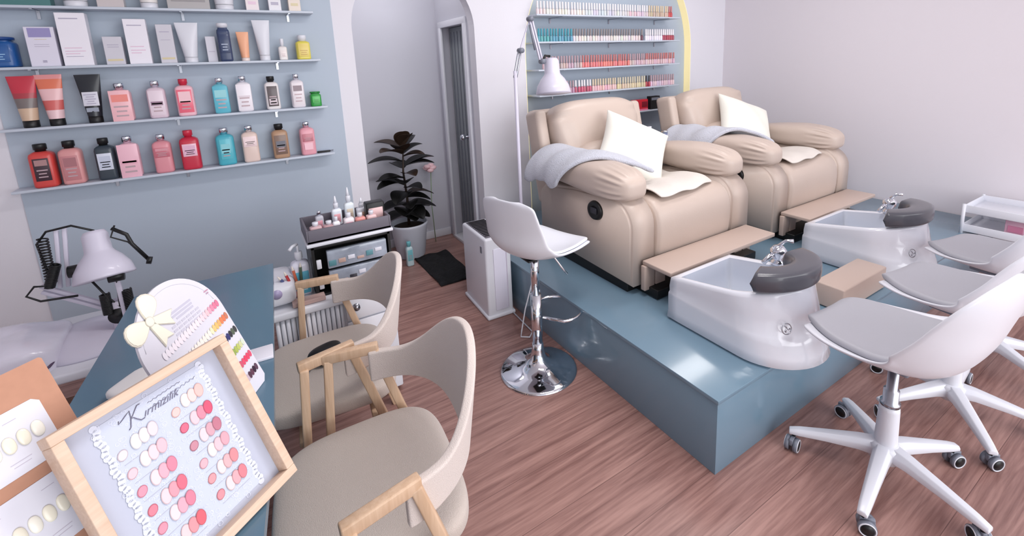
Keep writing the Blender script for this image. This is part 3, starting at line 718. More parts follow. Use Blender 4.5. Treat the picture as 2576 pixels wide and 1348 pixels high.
g = G(); g.box((0, 0, 0.006), (0.075, 0.02, 0.010), CB, bev=0.003); g.cyl((0.03, 0, 0.006), (0.055, 0, 0.008), 0.004, M_greyplast)
o = g.build('nail_clipper'); o.location = (0.395, YS, Z4); tag(o, 'small dark clipper lying at the right end of the lowest shelf', 'tool')
# top shelf: only the feet of things show
carton(-0.80, Z1, 0.24, 0.13, 0.07, cm((70, 120, 120)), 'dark teal gift box at the left end of the top shelf', [(0.1, 0.9, 0.2, 0.6, cm((120, 160, 120)))], name='gift_box')
tube_(-0.60, Z1, 0.085, 0.2, CW, CW, 'white tube on the top shelf, right of the teal box', wtop=1.2)
carton(-0.47, Z1, 0.10, 0.15, 0.06, cm((200, 190, 190)), 'dusty pink-grey box on the top shelf', [(0.2, 0.8, 0.5, 0.6, ink)])
tube_(-0.325, Z1, 0.07, 0.2, cm((230, 226, 224)), CW, 'off-white tube in the middle of the top shelf', wtop=1.4)
carton(-0.16, Z1, 0.18, 0.12, 0.06, cm((176, 172, 172)), 'grey-brown box lying long on the top shelf', [(0.1, 0.9, 0.3, 0.6, cm((150, 146, 148)))], name='gift_box')
tube_(-0.005, Z1, 0.085, 0.2, CW, CW, 'white tube right of the grey-brown box', wtop=1.3)
carton(0.125, Z1, 0.062, 0.16, 0.05, cm((232, 220, 222)), 'pinkish white box on the top shelf', [(0.2, 0.8, 0.2, 0.3, inkp)])
carton(0.235, Z1, 0.062, 0.16, 0.05, cm((226, 224, 230)), 'bluish white box on the top shelf', [(0.2, 0.8, 0.2, 0.3, ink)])
carton(0.335, Z1, 0.062, 0.15, 0.05, cm((226, 212, 200)), 'cream box at the right end of the top shelf', [(0.2, 0.8, 0.2, 0.3, gold)])

# ------------------------------------------------------------------ nail polish shelves
PGp = 'white polish shelves in the arched panel'
NZ = [1.905, 1.700, 1.488, 1.288]
NL = ['topmost white polish shelf, with mostly pale bottles', 'polish shelf with the teal bottles', 'polish shelf with the coral and red bottles', 'lowest long polish shelf, behind the lamp shade']
for z, lab in zip(NZ, NL): shelf('polish_shelf', lab, 1.97, 3.56, z, y0=3.075, brackets=(2.22, 2.85, 3.42), grp=PGp, YW=3.283)
shelf('polish_shelf', 'short low shelf glimpsed between the two recliners', 2.70, 3.56, 1.075, y0=3.075, grp=None, YW=3.283)
M_pol = bpy.data.materials.new('polish'); M_pol.use_nodes = True
_nt = M_pol.node_tree; _oi = _nt.nodes.new('ShaderNodeObjectInfo'); _nt.links.new(_oi.outputs['Color'], _nt.nodes['Principled BSDF'].inputs['Base Color']); _nt.nodes['Principled BSDF'].inputs['Roughness'].default_value = 0.25
def pol_mesh(capm, nm):
    g = G()
    g.lathe([(0.0115, 0), (0.0125, 0.003), (0.0125, 0.034), (0.010, 0.042), (0.006, 0.046), (0.006, 0.049)], M_pol, n=14)
    g.lathe([(0.0085, 0.047), (0.0088, 0.05), (0.0070, 0.098), (0.006, 0.10), (0, 0.10)], capm, n=14)
    o = g.build(nm); return o
capcols = {'w': cm((232, 228, 232)), 't': cm((66, 150, 168)), 'g': cm((140, 132, 134)), 'r': cm((190, 120, 120)), 'p': cm((176, 150, 158)), 'y': cm((206, 196, 174)), 'k': cm((60, 54, 60)), 'b': cm((214, 196, 170))}
protos = {}
def polish(x, z, cap, col, label, grp):
    if cap not in protos:
        o = pol_mesh(capcols[cap], 'nail_polish_bottle'); protos[cap] = o
    else:
        o = protos[cap].copy(); C.objects.link(o)
    o.location = (x, 3.115+random.uniform(-0.004, 0.004), z); o.rotation_euler = (0, 0, random.uniform(0, 3))
    lc = lin(col); av = sum(lc)/3; o.color = (*[v*0.78+av*0.22 for v in lc], 1); tag(o, label, 'nail polish', grp)
def jit(c, d=10): return tuple(max(0, min(255, v+random.randint(-d, d))) for v in c)
ROWS = [
 (NZ[0], [(1.99, 2.46, 'w', (236, 222, 218), 'cream and blush nail polish bottle with a white cap, left run of the topmost shelf'),
          (2.46, 2.92, 'w', (206, 210, 220), 'pale grey nail polish bottle with a white cap, middle of the topmost shelf'),
          (2.92, 3.18, 'w', (222, 192, 204), 'mauve-pink nail polish bottle with a white cap on the topmost shelf'),
          (3.18, 3.44, 'b', (206, 176, 150), 'beige nail polish bottle with a tan cap, right run of the topmost shelf'),
          (3.44, 3.49, 'r', (206, 50, 60), 'bright red nail polish bottle near the right end of the topmost shelf'),]),
 (NZ[1], [(1.99, 2.33, 't', (80, 168, 186), 'teal nail polish bottle with a teal cap, left run of the second shelf'),
          (2.33, 3.08, 'g', (226, 214, 212), 'milky nail polish bottle with a taupe cap, long run of the second shelf'),
          (3.08, 3.12, 'g', (120, 60, 80), 'dark plum nail polish bottle beside the milky ones'),
          (3.14, 3.36, 'w', (226, 226, 238), 'white nail polish bottle with a white cap, right of the plum bottle'),
          (3.36, 3.52, 'w', (180, 50, 84), 'crimson nail polish bottle with a white cap, right end of the second shelf')]),
 (NZ[2], [(2.03, 2.42, 'p', (200, 170, 176), 'dusty rose nail polish bottle behind the lamp arm, third shelf'),
          (2.42, 2.95, 'r', (232, 120, 116), 'coral nail polish bottle with a rosewood cap, middle of the third shelf'),
          (2.95, 3.14, 'p', (206, 170, 180), 'pale rose nail polish bottle with a mauve cap right of the coral run'),
          (3.14, 3.53, 'r', (216, 176, 184), 'light pink nail polish bottle with a rosewood cap, right end of the third shelf')]),
 (NZ[3], [(1.99, 2.34, 'p', (196, 150, 166), 'mauve nail polish bottle under the lamp shade, fourth shelf'),
          (2.34, 2.52, 'w', (206, 84, 116), 'raspberry nail polish bottle with a white cap, fourth shelf'),
          (2.52, 2.80, 'b', (232, 186, 186), 'peach-pink nail polish bottle with a tan cap, fourth shelf'),
          (2.80, 3.15, 'y', (216, 196, 156), 'golden beige nail polish bottle with a cream cap, fourth shelf'),
          (3.15, 3.21, 'k', (190, 50, 66), 'deep red nail polish bottle with a dark cap, fourth shelf'),
          (3.21, 3.53, 'p', (222, 190, 206), 'lilac-pink nail polish bottle with a mauve cap, right end of the fourth shelf')])]
for z, runs in ROWS:
    for x0, x1, cap, col, lab in runs:
        n = max(1, round((x1-x0)/0.0285))
        for k in range(n): polish(x0+(x1-x0)*(k+0.5)/n, z, cap, jit(col), lab, 'nail polish: '+lab.split(',')[0] if n > 1 else None)
carton(2.93, 1.075, 0.06, 0.10, 0.05, cm((50, 150, 90)), 'small green box on the low shelf between the recliners', [(0.1, 0.9, 0.1, 0.4, cm((130, 210, 160)))], name='small_box', y=3.12)
carton(3.08, 1.075, 0.17, 0.10, 0.05, cm((206, 36, 54)), 'red box on the low shelf between the recliners', [(0.55, 0.95, 0.3, 0.8, cm((130, 20, 40))), (0, 1, 0, 0.15, cm((230, 120, 150)))], name='small_box', y=3.12)
carton(3.26, 1.075, 0.12, 0.12, 0.05, CB, 'black box on the low shelf beside the red one', [(0.1, 0.9, 0.7, 0.9, M_greyplast)], name='small_box', y=3.12)
# small side table with odds and ends between the recliners
g = G(); g.box((0, 0, 0.565), (0.17, 0.26, 0.02), M_white, bev=0.003); g.box((0, 0.0, 0.30), (0.15, 0.24, 0.02), M_white, bev=0.003)
t = empty('side_table', 'narrow white side table squeezed between the two recliners', 'table', (2.735, 2.60, PZ)); g.build('table_top', t)
for sx in (-1, 1):
    for sy in (-1, 1): g = G(); g.cyl((sx*0.07, sy*0.11, 0), (sx*0.07, sy*0.11, 0.56), 0.009, M_white, 10); g.build('leg', t)
bottle(2.70, PZ+0.575, 0.06, 0.12, cm((226, 170, 90)), CW, 'amber lotion bottle on the side table between the recliners', None, name='lotion_bottle', y=2.62)
bottle(2.77, PZ+0.575, 0.06, 0.09, cm((120, 130, 160)), CS, 'blue-grey jar on the side table between the recliners', None, name='cream_jar', cat='jar', y=2.53, capw=0.9)

# ------------------------------------------------------------------ manicure desk along the shelf wall
ZD = 0.56; DYF = 2.09
t = empty('manicure_desk', 'white manicure desk with a ribbed front below the bottle shelves', 'desk', (-0.95, DYF, 0))
def DB(x0, x1, y0, y1, z0, z1, m, nm, bev=0.003, extra=None):
    g = G(); g.box(((x0+x1)/2+0.95, (y0+y1)/2-DYF, (z0+z1)/2), (x1-x0, y1-y0, z1-z0), m, bev=bev)
    if extra: extra(g)
    return g.build(nm, t)
DB(-0.95, 0.50, DYF, 2.62, ZD-0.035, ZD, M_white, 'desk_top', 0.008)
def ribs(g):
    for k in range(14): g.cyl((0.955+k*0.0195, -0.0+0.02, 0.04), (0.955+k*0.0195, 0.02, ZD-0.04), 0.0085, M_white, 10)
DB(0.0, 0.26, DYF+0.03, 2.58, 0.02, ZD-0.035, M_white, 'ribbed_panel', 0.003, ribs)
DB(0.265, 0.49, DYF+0.012, 2.58, 0.02, ZD-0.035, M_white, 'drawer_cabinet')
for i, (z0, z1) in enumerate(((0.44, 0.54), (0.24, 0.43), (0.03, 0.23))):
    d = DB(0.272, 0.483, DYF-0.004, DYF+0.012, z0, z1, M_white, 'drawer', 0.002)
    g = G(); g.lathe([(0.016, 0), (0.016, 0.004), (0.008, 0.006), (0.008, 0.014), (0.014, 0.018), (0, 0.02)], M_steel, c=(0.315+0.95, -0.004, (z0+z1)/2+0.01), R=rotx(PI/2)); g.build('knob', d)
DB(-0.94, -0.90, DYF+0.02, 2.60, 0.0, ZD-0.035, M_white, 'side_panel')
# objects on the desk
def on_px(n): pass
t = empty('acrylic_drawers', 'black storage box with clear drawers on the white desk', 'organiser', (0.34, 2.27, ZD))
g = G(); Wb, Hb, Db = 0.34, 0.235, 0.24
g.box((0, 0.0, Hb-0.008), (Wb, Db, 0.012), CB, bev=0.002); g.box((0, 0, 0.006), (Wb, Db, 0.012), CB, bev=0.002)
g.box((-Wb/2+0.006, 0, Hb/2), (0.012, Db, Hb), CB); g.box((Wb/2-0.006, 0, Hb/2), (0.012, Db, Hb), CB); g.box((0, Db/2-0.004, Hb/2), (Wb, 0.008, Hb), CB)
g.build('case', t)
M_clear = mat('clear_drawer', (150, 158, 172), 0.08, coat=0.5, noise=0.25, nscale=14)
for k in range(2):
    g = G(); g.box((0.02, -Db/2+0.015, 0.065+k*0.095), (Wb-0.08, 0.03, 0.082), M_clear, bev=0.004)
    dd = g.build('drawer', t)
    rnd = random.Random(k)
    g = G(); g.box((-0.145, -Db/2+0.006, 0.055+k*0.095), (0.02, 0.012, 0.042), M_white, bev=0.003); g.build('drawer_pull', dd)
    for q in range(6):
        g = G(); cxx = -0.09+q*0.04
        g.box((cxx, -Db/2-0.001, 0.045+k*0.095+rnd.uniform(0, 0.03)), (0.03, 0.004, rnd.uniform(0.012, 0.028)), cm(rnd.choice([(90, 140, 150), (220, 220, 230), (50, 50, 60), (190, 160, 150), (150, 170, 200)])), bev=0.001); g.build('sample_strip', dd)
t2 = empty('desk_organiser', 'grey tray with white rim on top of the black drawer box', 'organiser', (0.34, 2.27, ZD+Hb))
g = G(); g.box((0, 0, 0.008), (Wb+0.03, Db+0.02, 0.014), M_white, bev=0.003); g.build('tray_rim', t2)
M_dkg = mat('dark_grey_plastic', (104, 100, 110), 0.5)
g = G(); g.box((0, 0, 0.02), (Wb+0.02, Db, 0.01), M_dkg)
for sx in (-1, 1): g.box((sx*(Wb/2+0.005), 0, 0.045), (0.01, Db, 0.06), M_dkg, bev=0.002)
for sy in (-1, 1): g.box((0, sy*(Db/2-0.005), 0.045), (Wb+0.01, 0.01, 0.06), M_dkg, bev=0.002)
g.build('tray_body', t2)
ZT = ZD+Hb+0.026
TB = [(0.205, 2.20, 0.05, 0.07, 'pink jar', (210, 176, 180)), (0.26, 2.20, 0.05, 0.065, 'dusty pink jar', (200, 160, 165)), (0.235, 2.30, 0.035, 0.09, 'small chrome capped bottle', (190, 190, 200)),
      (0.315, 2.33, 0.045, 0.14, 'white nozzle bottle', (232, 238, 246)), (0.375, 2.34, 0.045, 0.17, 'tall white nozzle bottle', (226, 234, 240)), (0.345, 2.20, 0.045, 0.085, 'white bottle with rosy label', (236, 226, 230)),
      (0.395, 2.20, 0.045, 0.075, 'coral labelled jar', (224, 150, 144)), (0.43, 2.33, 0.05, 0.11, 'white pump bottle', (236, 236, 244)), (0.445, 2.20, 0.045, 0.075, 'blush jar', (232, 196, 196)), (0.29, 2.19, 0.03, 0.08, 'slim white bottle', (240, 238, 244))]
for x, y, w, h, nm, col in TB:
    noz = 'nozzle' in nm or 'pump' in nm
    t = bottle(x, ZT, w, h*(0.75 if noz else 1), cm(col), CW if not 'chrome' in nm else CS, nm+' standing in the grey tray on the drawer box', (0.2, 0.7, 0.6, cm(jit((230, 190, 190), 25))), name='salon_bottle', capw=0.5, caph=0.25, y=y)
    if noz:
        g = G(); g.tube([(0, 0, h*0.72), (0, 0, h)], [w*0.2, w*0.06], CW, 12); g.build('nozzle', t)
g = G(); g.box((0, 0, 0.05), (0.085, 0.06, 0.10), CB, bev=0.006); g.box((0, -0.03, 0.045), (0.065, 0.004, 0.06), cm((226, 190, 190)), bev=0.001)
o = g.build('nail_file_box'); o.location = (0.475, 2.26, ZT+0.0); tag(o, 'black holder with a pink front at the right end of the grey tray', 'holder')
# sanitiser pump, pen cup, nail lamp
t = bottle(0.125, ZD, 0.075, 0.20, cm((226, 226, 240)), CW, 'clear pump bottle with a turquoise label beside the black drawers', (0.08, 0.72, 0.78, cm((92, 178, 204))), inkc=(200, 226, 236), name='sanitiser_bottle', capw=0.42, caph=0.2, y=2.24)
g = G(); g.tube([(0, 0, 0.19), (0, 0, 0.235)], 0.005, CW, 8); g.tube([(0.0, 0, 0.235), (-0.02, -0.02, 0.235), (-0.035, -0.035, 0.225)], 0.007, CW, 8); g.build('pump', t)
t = empty('nail_lamp', 'small white nail lamp beside the teal counter edge', 'lamp', (0.02, 2.22, ZD))
g = G(); g.sq((0, 0, 0.06), (0.075, 0.10, 0.06), M_white, e=0.42, wob=lambda q: Vector((q.x, q.y, q.z*(1-0.25*(-q.y/0.1))))); g.build('housing', t)
g = G(); g.lathe([(0.02, 0), (0.02, 0.004), (0, 0.004)], cm((170, 160, 196)), c=(0.0, -0.097, 0.075), R=rotx(PI/2)); g.build('button', t)
g = G(); g.box((0, 0, 0.012), (0.13, 0.05, 0.02), cm((206, 176, 170)), bev=0.003); o = g.build('brush_tray'); o.location = (0.135, 2.13, ZD); tag(o, 'small pinkish tray at the front edge of the white desk', 'tray')
for k, (col, a) in enumerate([((200, 60, 66), -0.3), ((80, 90, 140), -0.55), ((224, 120, 90), -0.15), ((100, 120, 100), 0.05)]):
    g = G(); g.cyl((0, 0, 0), (0.0, 0, 0.13), 0.006, cm(col), 10); g.tube([(0, 0, 0.13), (0, 0, 0.15)], [0.006, 0.001], cm((230, 220, 210)), 10)
    o = g.build('nail_brush'); o.location = (0.10+0.006*k, 2.17+0.01*k, ZD+0.012); o.rotation_euler = (0, a, 0.3); tag(o, ['red', 'dark blue', 'orange', 'green'][k]+' handled nail brush leaning by the pump bottle', 'brush')

# ------------------------------------------------------------------ folding-arm lamps
def lamp_head(t, P, dirv, s=1.0, M=None):
    """shade at P opening along dirv"""
    d = Vector(dirv).normalized(); M = M or mat('lamp_white', (236, 230, 244), 0.3, coat=0.3)
    z = -d; x = z.orthogonal().normalized(); R = Matrix((x, z.cross(x), z)).transposed()
    g = G(); g.lathe([(0.088*s, -0.055*s), (0.090*s, -0.050*s), (0.082*s, -0.015*s), (0.062*s, 0.02*s), (0.045*s, 0.040*s), (0.040*s, 0.05*s), (0.038*s, 0.11*s), (0.030*s, 0.125*s), (0, 0.128*s)], M, c=P, R=R, n=36)
    g.lathe([(0.086*s, -0.054*s), (0.06*s, 0.0), (0.03*s, 0.03*s), (0, 0.03*s)], M_card, c=P, R=R, n=36)
    return g.build('lamp_shade', t, fix=False)
# desk lamp on the left
L0 = Vector((-0.60, 2.32, ZD))
t = empty('desk_lamp', 'white folding-arm lamp on the desk under the bottle shelves', 'lamp', L0)
def p(x, y, z): return (x-L0.x, y-L0.y, z-L0.z)
M_lw = mat('lamp_body', (208, 204, 220), 0.35, coat=0.2)
g = G(); g.sq((0.0, 0.0, 0.0), (0.16, 0.17, 0.06), M_lw, e=0.9, wob=lambda q: Vector((q.x, q.y, max(0.0, q.z)))); g.build('lamp_base', t)
hinge = p(-0.50, 2.26, 0.68); elb = p(-0.70, 2.30, 0.81); top = p(-0.615, 2.30, 1.02); hp = p(-0.515, 2.28, 0.955)
g = G(); g.cyl(p(-0.50, 2.26, 0.60), p(-0.50, 2.26, 0.72), 0.024, M_lilac, 20); g.cyl(p(-0.50, 2.235, 0.665), p(-0.50, 2.285, 0.665), 0.03, CB, 20); g.build('swivel', t)
for off in (-0.011, 0.011):
    g = G(); a, b = Vector(hinge)+Vector((0, 0, off)), Vector(elb)+Vector((0, 0, off)); g.beam(a, b, 0.014, 0.012, M_lw); g.build('lower_arm', t)
    g = G(); a, b = Vector(elb)+Vector((0.06+off, 0, -0.01)), Vector(top)+Vector((off, 0, 0)); g.beam(a, b, 0.014, 0.012, M_lw); g.build('upper_arm', t)
g = G(); g.beam(p(-0.478, 2.24, 0.60), p(-0.482, 2.24, 0.84), 0.016, 0.014, M_lw, up=(0, 1, 0)); g.build('front_post', t)
def coil(g, a, b, r=0.010, n=16):
    a = Vector(a); b = Vector(b); d = b-a; x = d.normalized().orthogonal(); y = d.normalized().cross(x); pts = []
    for i in range(n*8+1): q = i/(n*8); pts.append(a+d*q+(x*math.cos(q*n*2*PI)+y*math.sin(q*n*2*PI))*r)
    g.tube(pts, 0.003, M_black, 6)
for a, b in ((p(-0.66, 2.28, 1.0), p(-0.665, 2.28, 0.83)), (p(-0.64, 2.27, 0.90), p(-0.67, 2.27, 0.82)), (p(-0.525, 2.24, 0.68), p(-0.525, 2.24, 0.76)), (p(-0.462, 2.24, 0.66), p(-0.462, 2.24, 0.76))):
    g = G(); coil(g, a, b); g.build('spring', t)
lamp_head(t, p(-0.515, 2.25, 0.875), (0.10, -0.35, -1), 1.0, M_lw)
g = G()
g.tube([p(-0.52, 2.27, 1.0), p(-0.58, 2.28, 1.03), p(-0.65, 2.29, 1.02), p(-0.68, 2.29, 0.98), p(-0.67, 2.28, 0.9), p(-0.66, 2.28, 0.82), p(-0.71, 2.28, 0.83), p(-0.735, 2.28, 0.80), p(-0.70, 2.27, 0.775), p(-0.60, 2.26, 0.77)], 0.004, CB, 8)
g.tube([p(-0.47, 2.26, 1.0), p(-0.43, 2.25, 0.97), p(-0.42, 2.25, 0.93), p(-0.38, 2.24, 0.86)], 0.007, CB, 8)
g.tube([p(-0.46, 2.26, 1.01), p(-0.475, 2.25, 0.97), p(-0.43, 2.25, 0.94), p(-0.39, 2.24, 0.88)], 0.003, CB, 8)
g.tube([p(-0.55, 2.24, 0.82), p(-0.52, 2.24, 0.75), p(-0.49, 2.24, 0.70), p(-0.485, 2.24, 0.78), p(-0.48, 2.23, 0.83)], 0.004, CB, 8)
g.build('cable', t)
for a_, b_, r_ in ((p(-0.50, 2.22, 0.825), p(-0.455, 2.22, 0.825), 0.018), (p(-0.385, 2.235, 0.86), p(-0.37, 2.235, 0.855), 0.014), (p(-0.61, 2.26, 0.865), p(-0.57, 2.26, 0.865), 0.022)):
    g = G(); g.cyl(a_, b_, r_, CB, 16); g.build('joint_knob', t)
# floor lamp behind the bar stool
L0 = Vector((1.43, 2.50, 0))
t = empty('floor_lamp', 'white folding-arm lamp on a tall stand behind the bar stool', 'lamp', L0)
g = G(); g.lathe([(0.06, 0), (0.06, 0.012), (0.045, 0.018), (0.012, 0.03), (0, 0.03)], M_white, n=36); g.build('foot_plate', t)
g = G(); g.cyl(p(1.43, 2.50, 0.02), p(1.43, 2.50, 1.50), 0.011, M_lw, 14); g.build('pole', t)
for off in (-0.009, 0.009):
    g = G(); g.beam(p(1.43+off, 2.50, 1.46), p(1.47+off, 2.50, 1.62), 0.01, 0.01, M_steel, up=(0, 1, 0)); g.build('lower_arm', t)
    g = G(); g.beam(p(1.545+off, 2.48, 1.80), p(1.595+off, 2.46, 1.56), 0.01, 0.012, M_lw, up=(0, 1, 0)); g.build('upper_arm', t)
g = G(); g.beam(p(1.47, 2.5, 1.62), p(1.54, 2.49, 1.80), 0.008, 0.008, M_lw, up=(0, 1, 0)); g.build('middle_arm', t)
for c_ in ((1.47, 2.49, 1.62), (1.54, 2.48, 1.805), (1.598, 2.45, 1.55)):
    g = G(); g.cyl(p(c_[0], c_[1]-0.02, c_[2]), p(c_[0], c_[1]+0.02, c_[2]), 0.016, M_greyplast, 14); g.build('joint_knob', t)
for a, b in ((p(1.53, 2.47, 1.77), p(1.555, 2.46, 1.62)),): g = G(); g.tube([a, b], 0.007, M_greyplast, 8); g.build('spring', t)
lamp_head(t, p(1.665, 2.44, 1.415), (-0.06, -0.15, -1), 1.22, M_lw)
g = G(); g.tube([p(1.60, 2.45, 1.55), p(1.62, 2.45, 1.585), p(1.655, 2.45, 1.58)], 0.008, CB, 8); g.build('head_bracket', t)

# ------------------------------------------------------------------ air purifier
t = empty('air_purifier', 'white upright air purifier on the floor left of the platform', 'air purifier', (1.12, 2.40, 0), math.radians(-3))
g = G(); g.box((0.075, 0.19, 0.26), (0.17, 0.38, 0.52), M_white, bev=0.014, seg=4); g.box((0.075, 0.19, 0.012), (0.19, 0.40, 0.024), M_white, bev=0.008); g.build('housing', t)
g = G(); g.box((0.075, 0.19, 0.521), (0.13, 0.33, 0.006), M_dkg, bev=0.002)
for k in range(12): g.box((0.075, 0.05+k*0.026, 0.526), (0.12, 0.006, 0.006), CB)
g.build('top_grille', t)
g = G(); g.box((0.085, -0.002, 0.25), (0.09, 0.006, 0.40), mat('purifier_panel', (226, 224, 240), 0.25), bev=0.002); g.box((0.125, -0.006, 0.25), (0.006, 0.004, 0.38), M_lilac); g.build('front_panel', t)
g = G(); g.box((-0.012, 0.06, 0.44), (0.004, 0.02, 0.04), M_greyplast); g.build('button', t)
g = G(); g.tube([(1.295-1.13, -0.25, 0.30), (1.25-1.13, -0.24, 0.15), (1.22-1.13, -0.24, 0.02), (1.20-1.13, -0.27, 0.006), (1.24-1.13, -0.30, 0.006), (1.28-1.13, -0.26, 0.006), (0.15, 0.0, 0.01)], 0.004, CW, 8); g.build('power_cord', t)

# ------------------------------------------------------------------ rubber plant, hall things
PXc, PYc = 1.04, 3.70
t = empty('rubber_plant', 'dark-leaved rubber plant in a white pot behind the archway', 'plant', (PXc, PYc, 0))
g = G(); g.lathe([(0.105, 0), (0.112, 0.01), (0.145, 0.26), (0.152, 0.275), (0.150, 0.29), (0.140, 0.29), (0.132, 0.25), (0, 0.25)], M_pot, n=40); g.build('pot', t)
g = G(); g.lathe([(0.133, 0.252), (0.08, 0.262), (0, 0.266)], M_soil, n=30); g.build('soil', t)
g = G(); g.tube([(0, 0, 0.25), (0.005, 0, 0.5), (-0.01, -0.01, 0.72), (0.01, 0, 0.93)], [0.012, 0.010, 0.008, 0.005], M_leafb, 10); st_ = g.build('stem', t)
def leaf(base, az, el, L, Wl, m, curl=0.25):
    Wl *= 1.55; L *= 1.10
    d0 = Vector((math.cos(az)*math.cos(el), math.sin(az)*math.cos(el), math.sin(el))); side = Vector((-math.sin(az), math.cos(az), 0)); up = side.cross(d0)*-1
    def fn(u, v):
        x = 2*u-1; w = Wl/2*(math.sin(PI*min(1, max(0, v))**0.8)**0.75 if 0 < v < 1 else 0)
        c = d0*(L*v)-Vector((0, 0, 1))*(curl*L*v*v)+up*0.0
        return Vector(base)+c+side*(x*w)+Vector((0, 0, 1))*(abs(x)*w*0.35)
    g = G(); g.grid(fn, 9, 14, m)
    return g.build('leaf', t, [('SOLIDIFY', dict(thickness=0.002)), SUB()])
rl = random.Random(11)
LV = [(0.92, -1.6, 1.2, .19, .085, 1), (0.90, 2.6, .55, .24, .10, 1), (0.90, 0.5, .8, .20, .085, 0), (0.86, -2.6, .5, .25, .10, 1), (0.84, -0.6, .35, .18, .09, 1),
      (0.80, 3.1, .35, .27, .095, 0), (0.76, 0.0, .45, .27, .10, 0), (0.76, -0.25, .3, .24, .095, 0), (0.74, 1.8, .4, .2, .09, 0), (0.66, 3.3, .35, .22, .11, 0), (0.62, -2.8, .3, .25, .11, 0), (0.60, 2.8, .5, .24, .10, 0),
      (0.55, -2.2, .1, .22, .11, 0), (0.52, 0.1, .35, .24, .085, 2), (0.50, -0.4, .1, .18, .10, 0), (0.44, -2.9, .25, .22, .12, 0), (0.42, -0.2, .15, .22, .13, 0), (0.40, -1.2, .0, .18, .12, 0), (0.38, 0.4, .2, .22, .13, 0), (0.36, 3.3, .1, .22, .12, 0), (0.46, -1.7, .2, .16, .10, 0), (0.70, -1.3, .3, .16, .09, 1), (0.94, -1.2, .9, .16, .10, 1), (0.88, -2.0, .7, .18, .10, 1), (0.86, 0.1, .6, .2, .09, 0), (0.64, -1.9, .35, .18, .10, 0), (0.58, -1.0, .3, .16, .10, 0), (0.41, -2.0, .2, .17, .12, 0), (0.34, -0.7, .25, .18, .12, 0), (0.37, -1.5, .1, .16, .11, 0)]
for z, az, el, L, wl, mm in LV: leaf((0, 0, z), az, el, L, wl, [M_leaf, M_leafb, M_leafb][mm], 0.28 if mm < 2 else 0.5)
t = empty('pink_flower', 'pale pink artificial flower beside the rubber plant', 'flower', (1.31, 3.86, 0))
g = G(); g.tube([(0, 0, 0.0), (-0.01, 0, 0.35), (0.0, -0.02, 0.66)], 0.004, cm((150, 170, 140)), 6); g.build('stem', t)
for k in range(7):
    a = k*0.9; g = G(); g.sq((0.03*math.cos(a), 0.03*math.sin(a), 0.68+0.02*math.sin(k*2.1)), (0.03, 0.026, 0.018), cm((240, 200, 206)), e=0.9, n=8); g.build('petal', t)
bottle(0.965, 0.0, 0.055, 0.20, cm((190, 214, 220)), cm((120, 196, 206)), 'small clear spray bottle with turquoise print before the plant pot', (0.3, 0.85, 0.7, cm((120, 190, 200))), name='spray_bottle', capw=0.6, caph=0.2, y=3.50)
g = G()
def mt(u, v): return Vector(((u-0.5)*0.27, (v-0.5)*0.60, 0.012+0.012*math.sin(11*u+3*v)*math.sin(9*v)))
g.grid(mt, 24, 30, M_mat); o = g.build('door_mat', None, [('SOLIDIFY', dict(thickness=0.010))]); o.location = (1.165, 3.30, 0); tag(o, 'black shaggy mat on the floor in the archway', 'mat')

# ------------------------------------------------------------------ tub armchairs
def make_armchair(label, x, y, rz):
    """faces -X in its own frame (front at -x)"""
    t = empty('armchair', label, 'chair', (x, y, 0), rz, 'beige armchairs')
    g = G()
    def seatf(q):
        return Vector((q.x, q.y*(1+0.05*(q.x/0.23)-0.05), q.z+0.006*(1-(q.x/0.25)**2)))
    g.sq((-0.075, 0, 0.435), (0.232, 0.255, 0.045), M_fabric, e=0.5, n=26, wob=seatf); g.build('seat', t, [SUB()])
    def top(a): return 0.672+0.165*(0.5+0.5*math.cos(PI*min(1, a/0.80)))
    def bot(a): return 0.590-0.02*min(1, (a/0.95))**1.6
    def fn(u, v):
        s_ = 2*u-1; a = abs(s_); ph = s_*math.radians(84)
        lean = 0.045*v*(1-a)
        ex = 0.85
        c = Vector((-0.055+(0.232+lean)*math.copysign(abs(math.cos(ph))**ex, math.cos(ph)), 0.275*math.copysign(abs(math.sin(ph))**ex, math.sin(ph)), 0))
        z = bot(a)+(top(a)-bot(a))*v
        return c+Vector((0, 0, z))
    g = G(); g.grid(fn, 61, 15, M_fabric2)
    g.build('shell', t, [('SOLIDIFY', dict(thickness=0.024, offset=0)), ('BEVEL', dict(width=0.008, segments=3, limit_method='ANGLE')), SUB()])
    for s_ in (-1, 1):
        yy = s_*0.295; cv = s_*-0.017
        ft, rt = Vector((-0.135, yy-cv, 0.668)), Vector((0.0, yy+cv, 0.676)); ff, rf = Vector((-0.185, yy-cv, 0.0)), Vector((0.19, yy+cv, 0.0))
        g = G(); g.beam(ft-Vector((0.017, 0, 0)), rt+Vector((0.012, 0, 0)), 0.026, 0.032, M_beech, bev=0.004); g.build('arm_rail', t)
        g = G(); g.beam(ft-Vector((0, 0, 0.005)), ff, 0.026, 0.036, M_beech, up=(0, 1, 0), bev=0.004); g.build('leg', t)
        g = G(); g.beam(rt-Vector((0, 0, 0.005)), rf, 0.026, 0.036, M_beech, up=(0, 1, 0), bev=0.004); g.build('leg', t)
    for x_ in (-0.165, 0.06):
        g = G(); g.beam((x_, -0.27, 0.375), (x_, 0.27, 0.375), 0.03, 0.02, M_beech, bev=0.003); g.build('rail', t)
    return t
make_armchair('beige tub armchair closest to the camera, beech A-shaped side frames', 0.229, 1.15, math.radians(-5))
make_armchair('beige tub armchair farther back with a black purse on its seat', 0.215, 1.765, math.radians(-5))
t = empty('purse', 'small black purse with silver clasp on the farther armchair seat', 'purse', (0.145, 1.76, 0.484), 0.3)
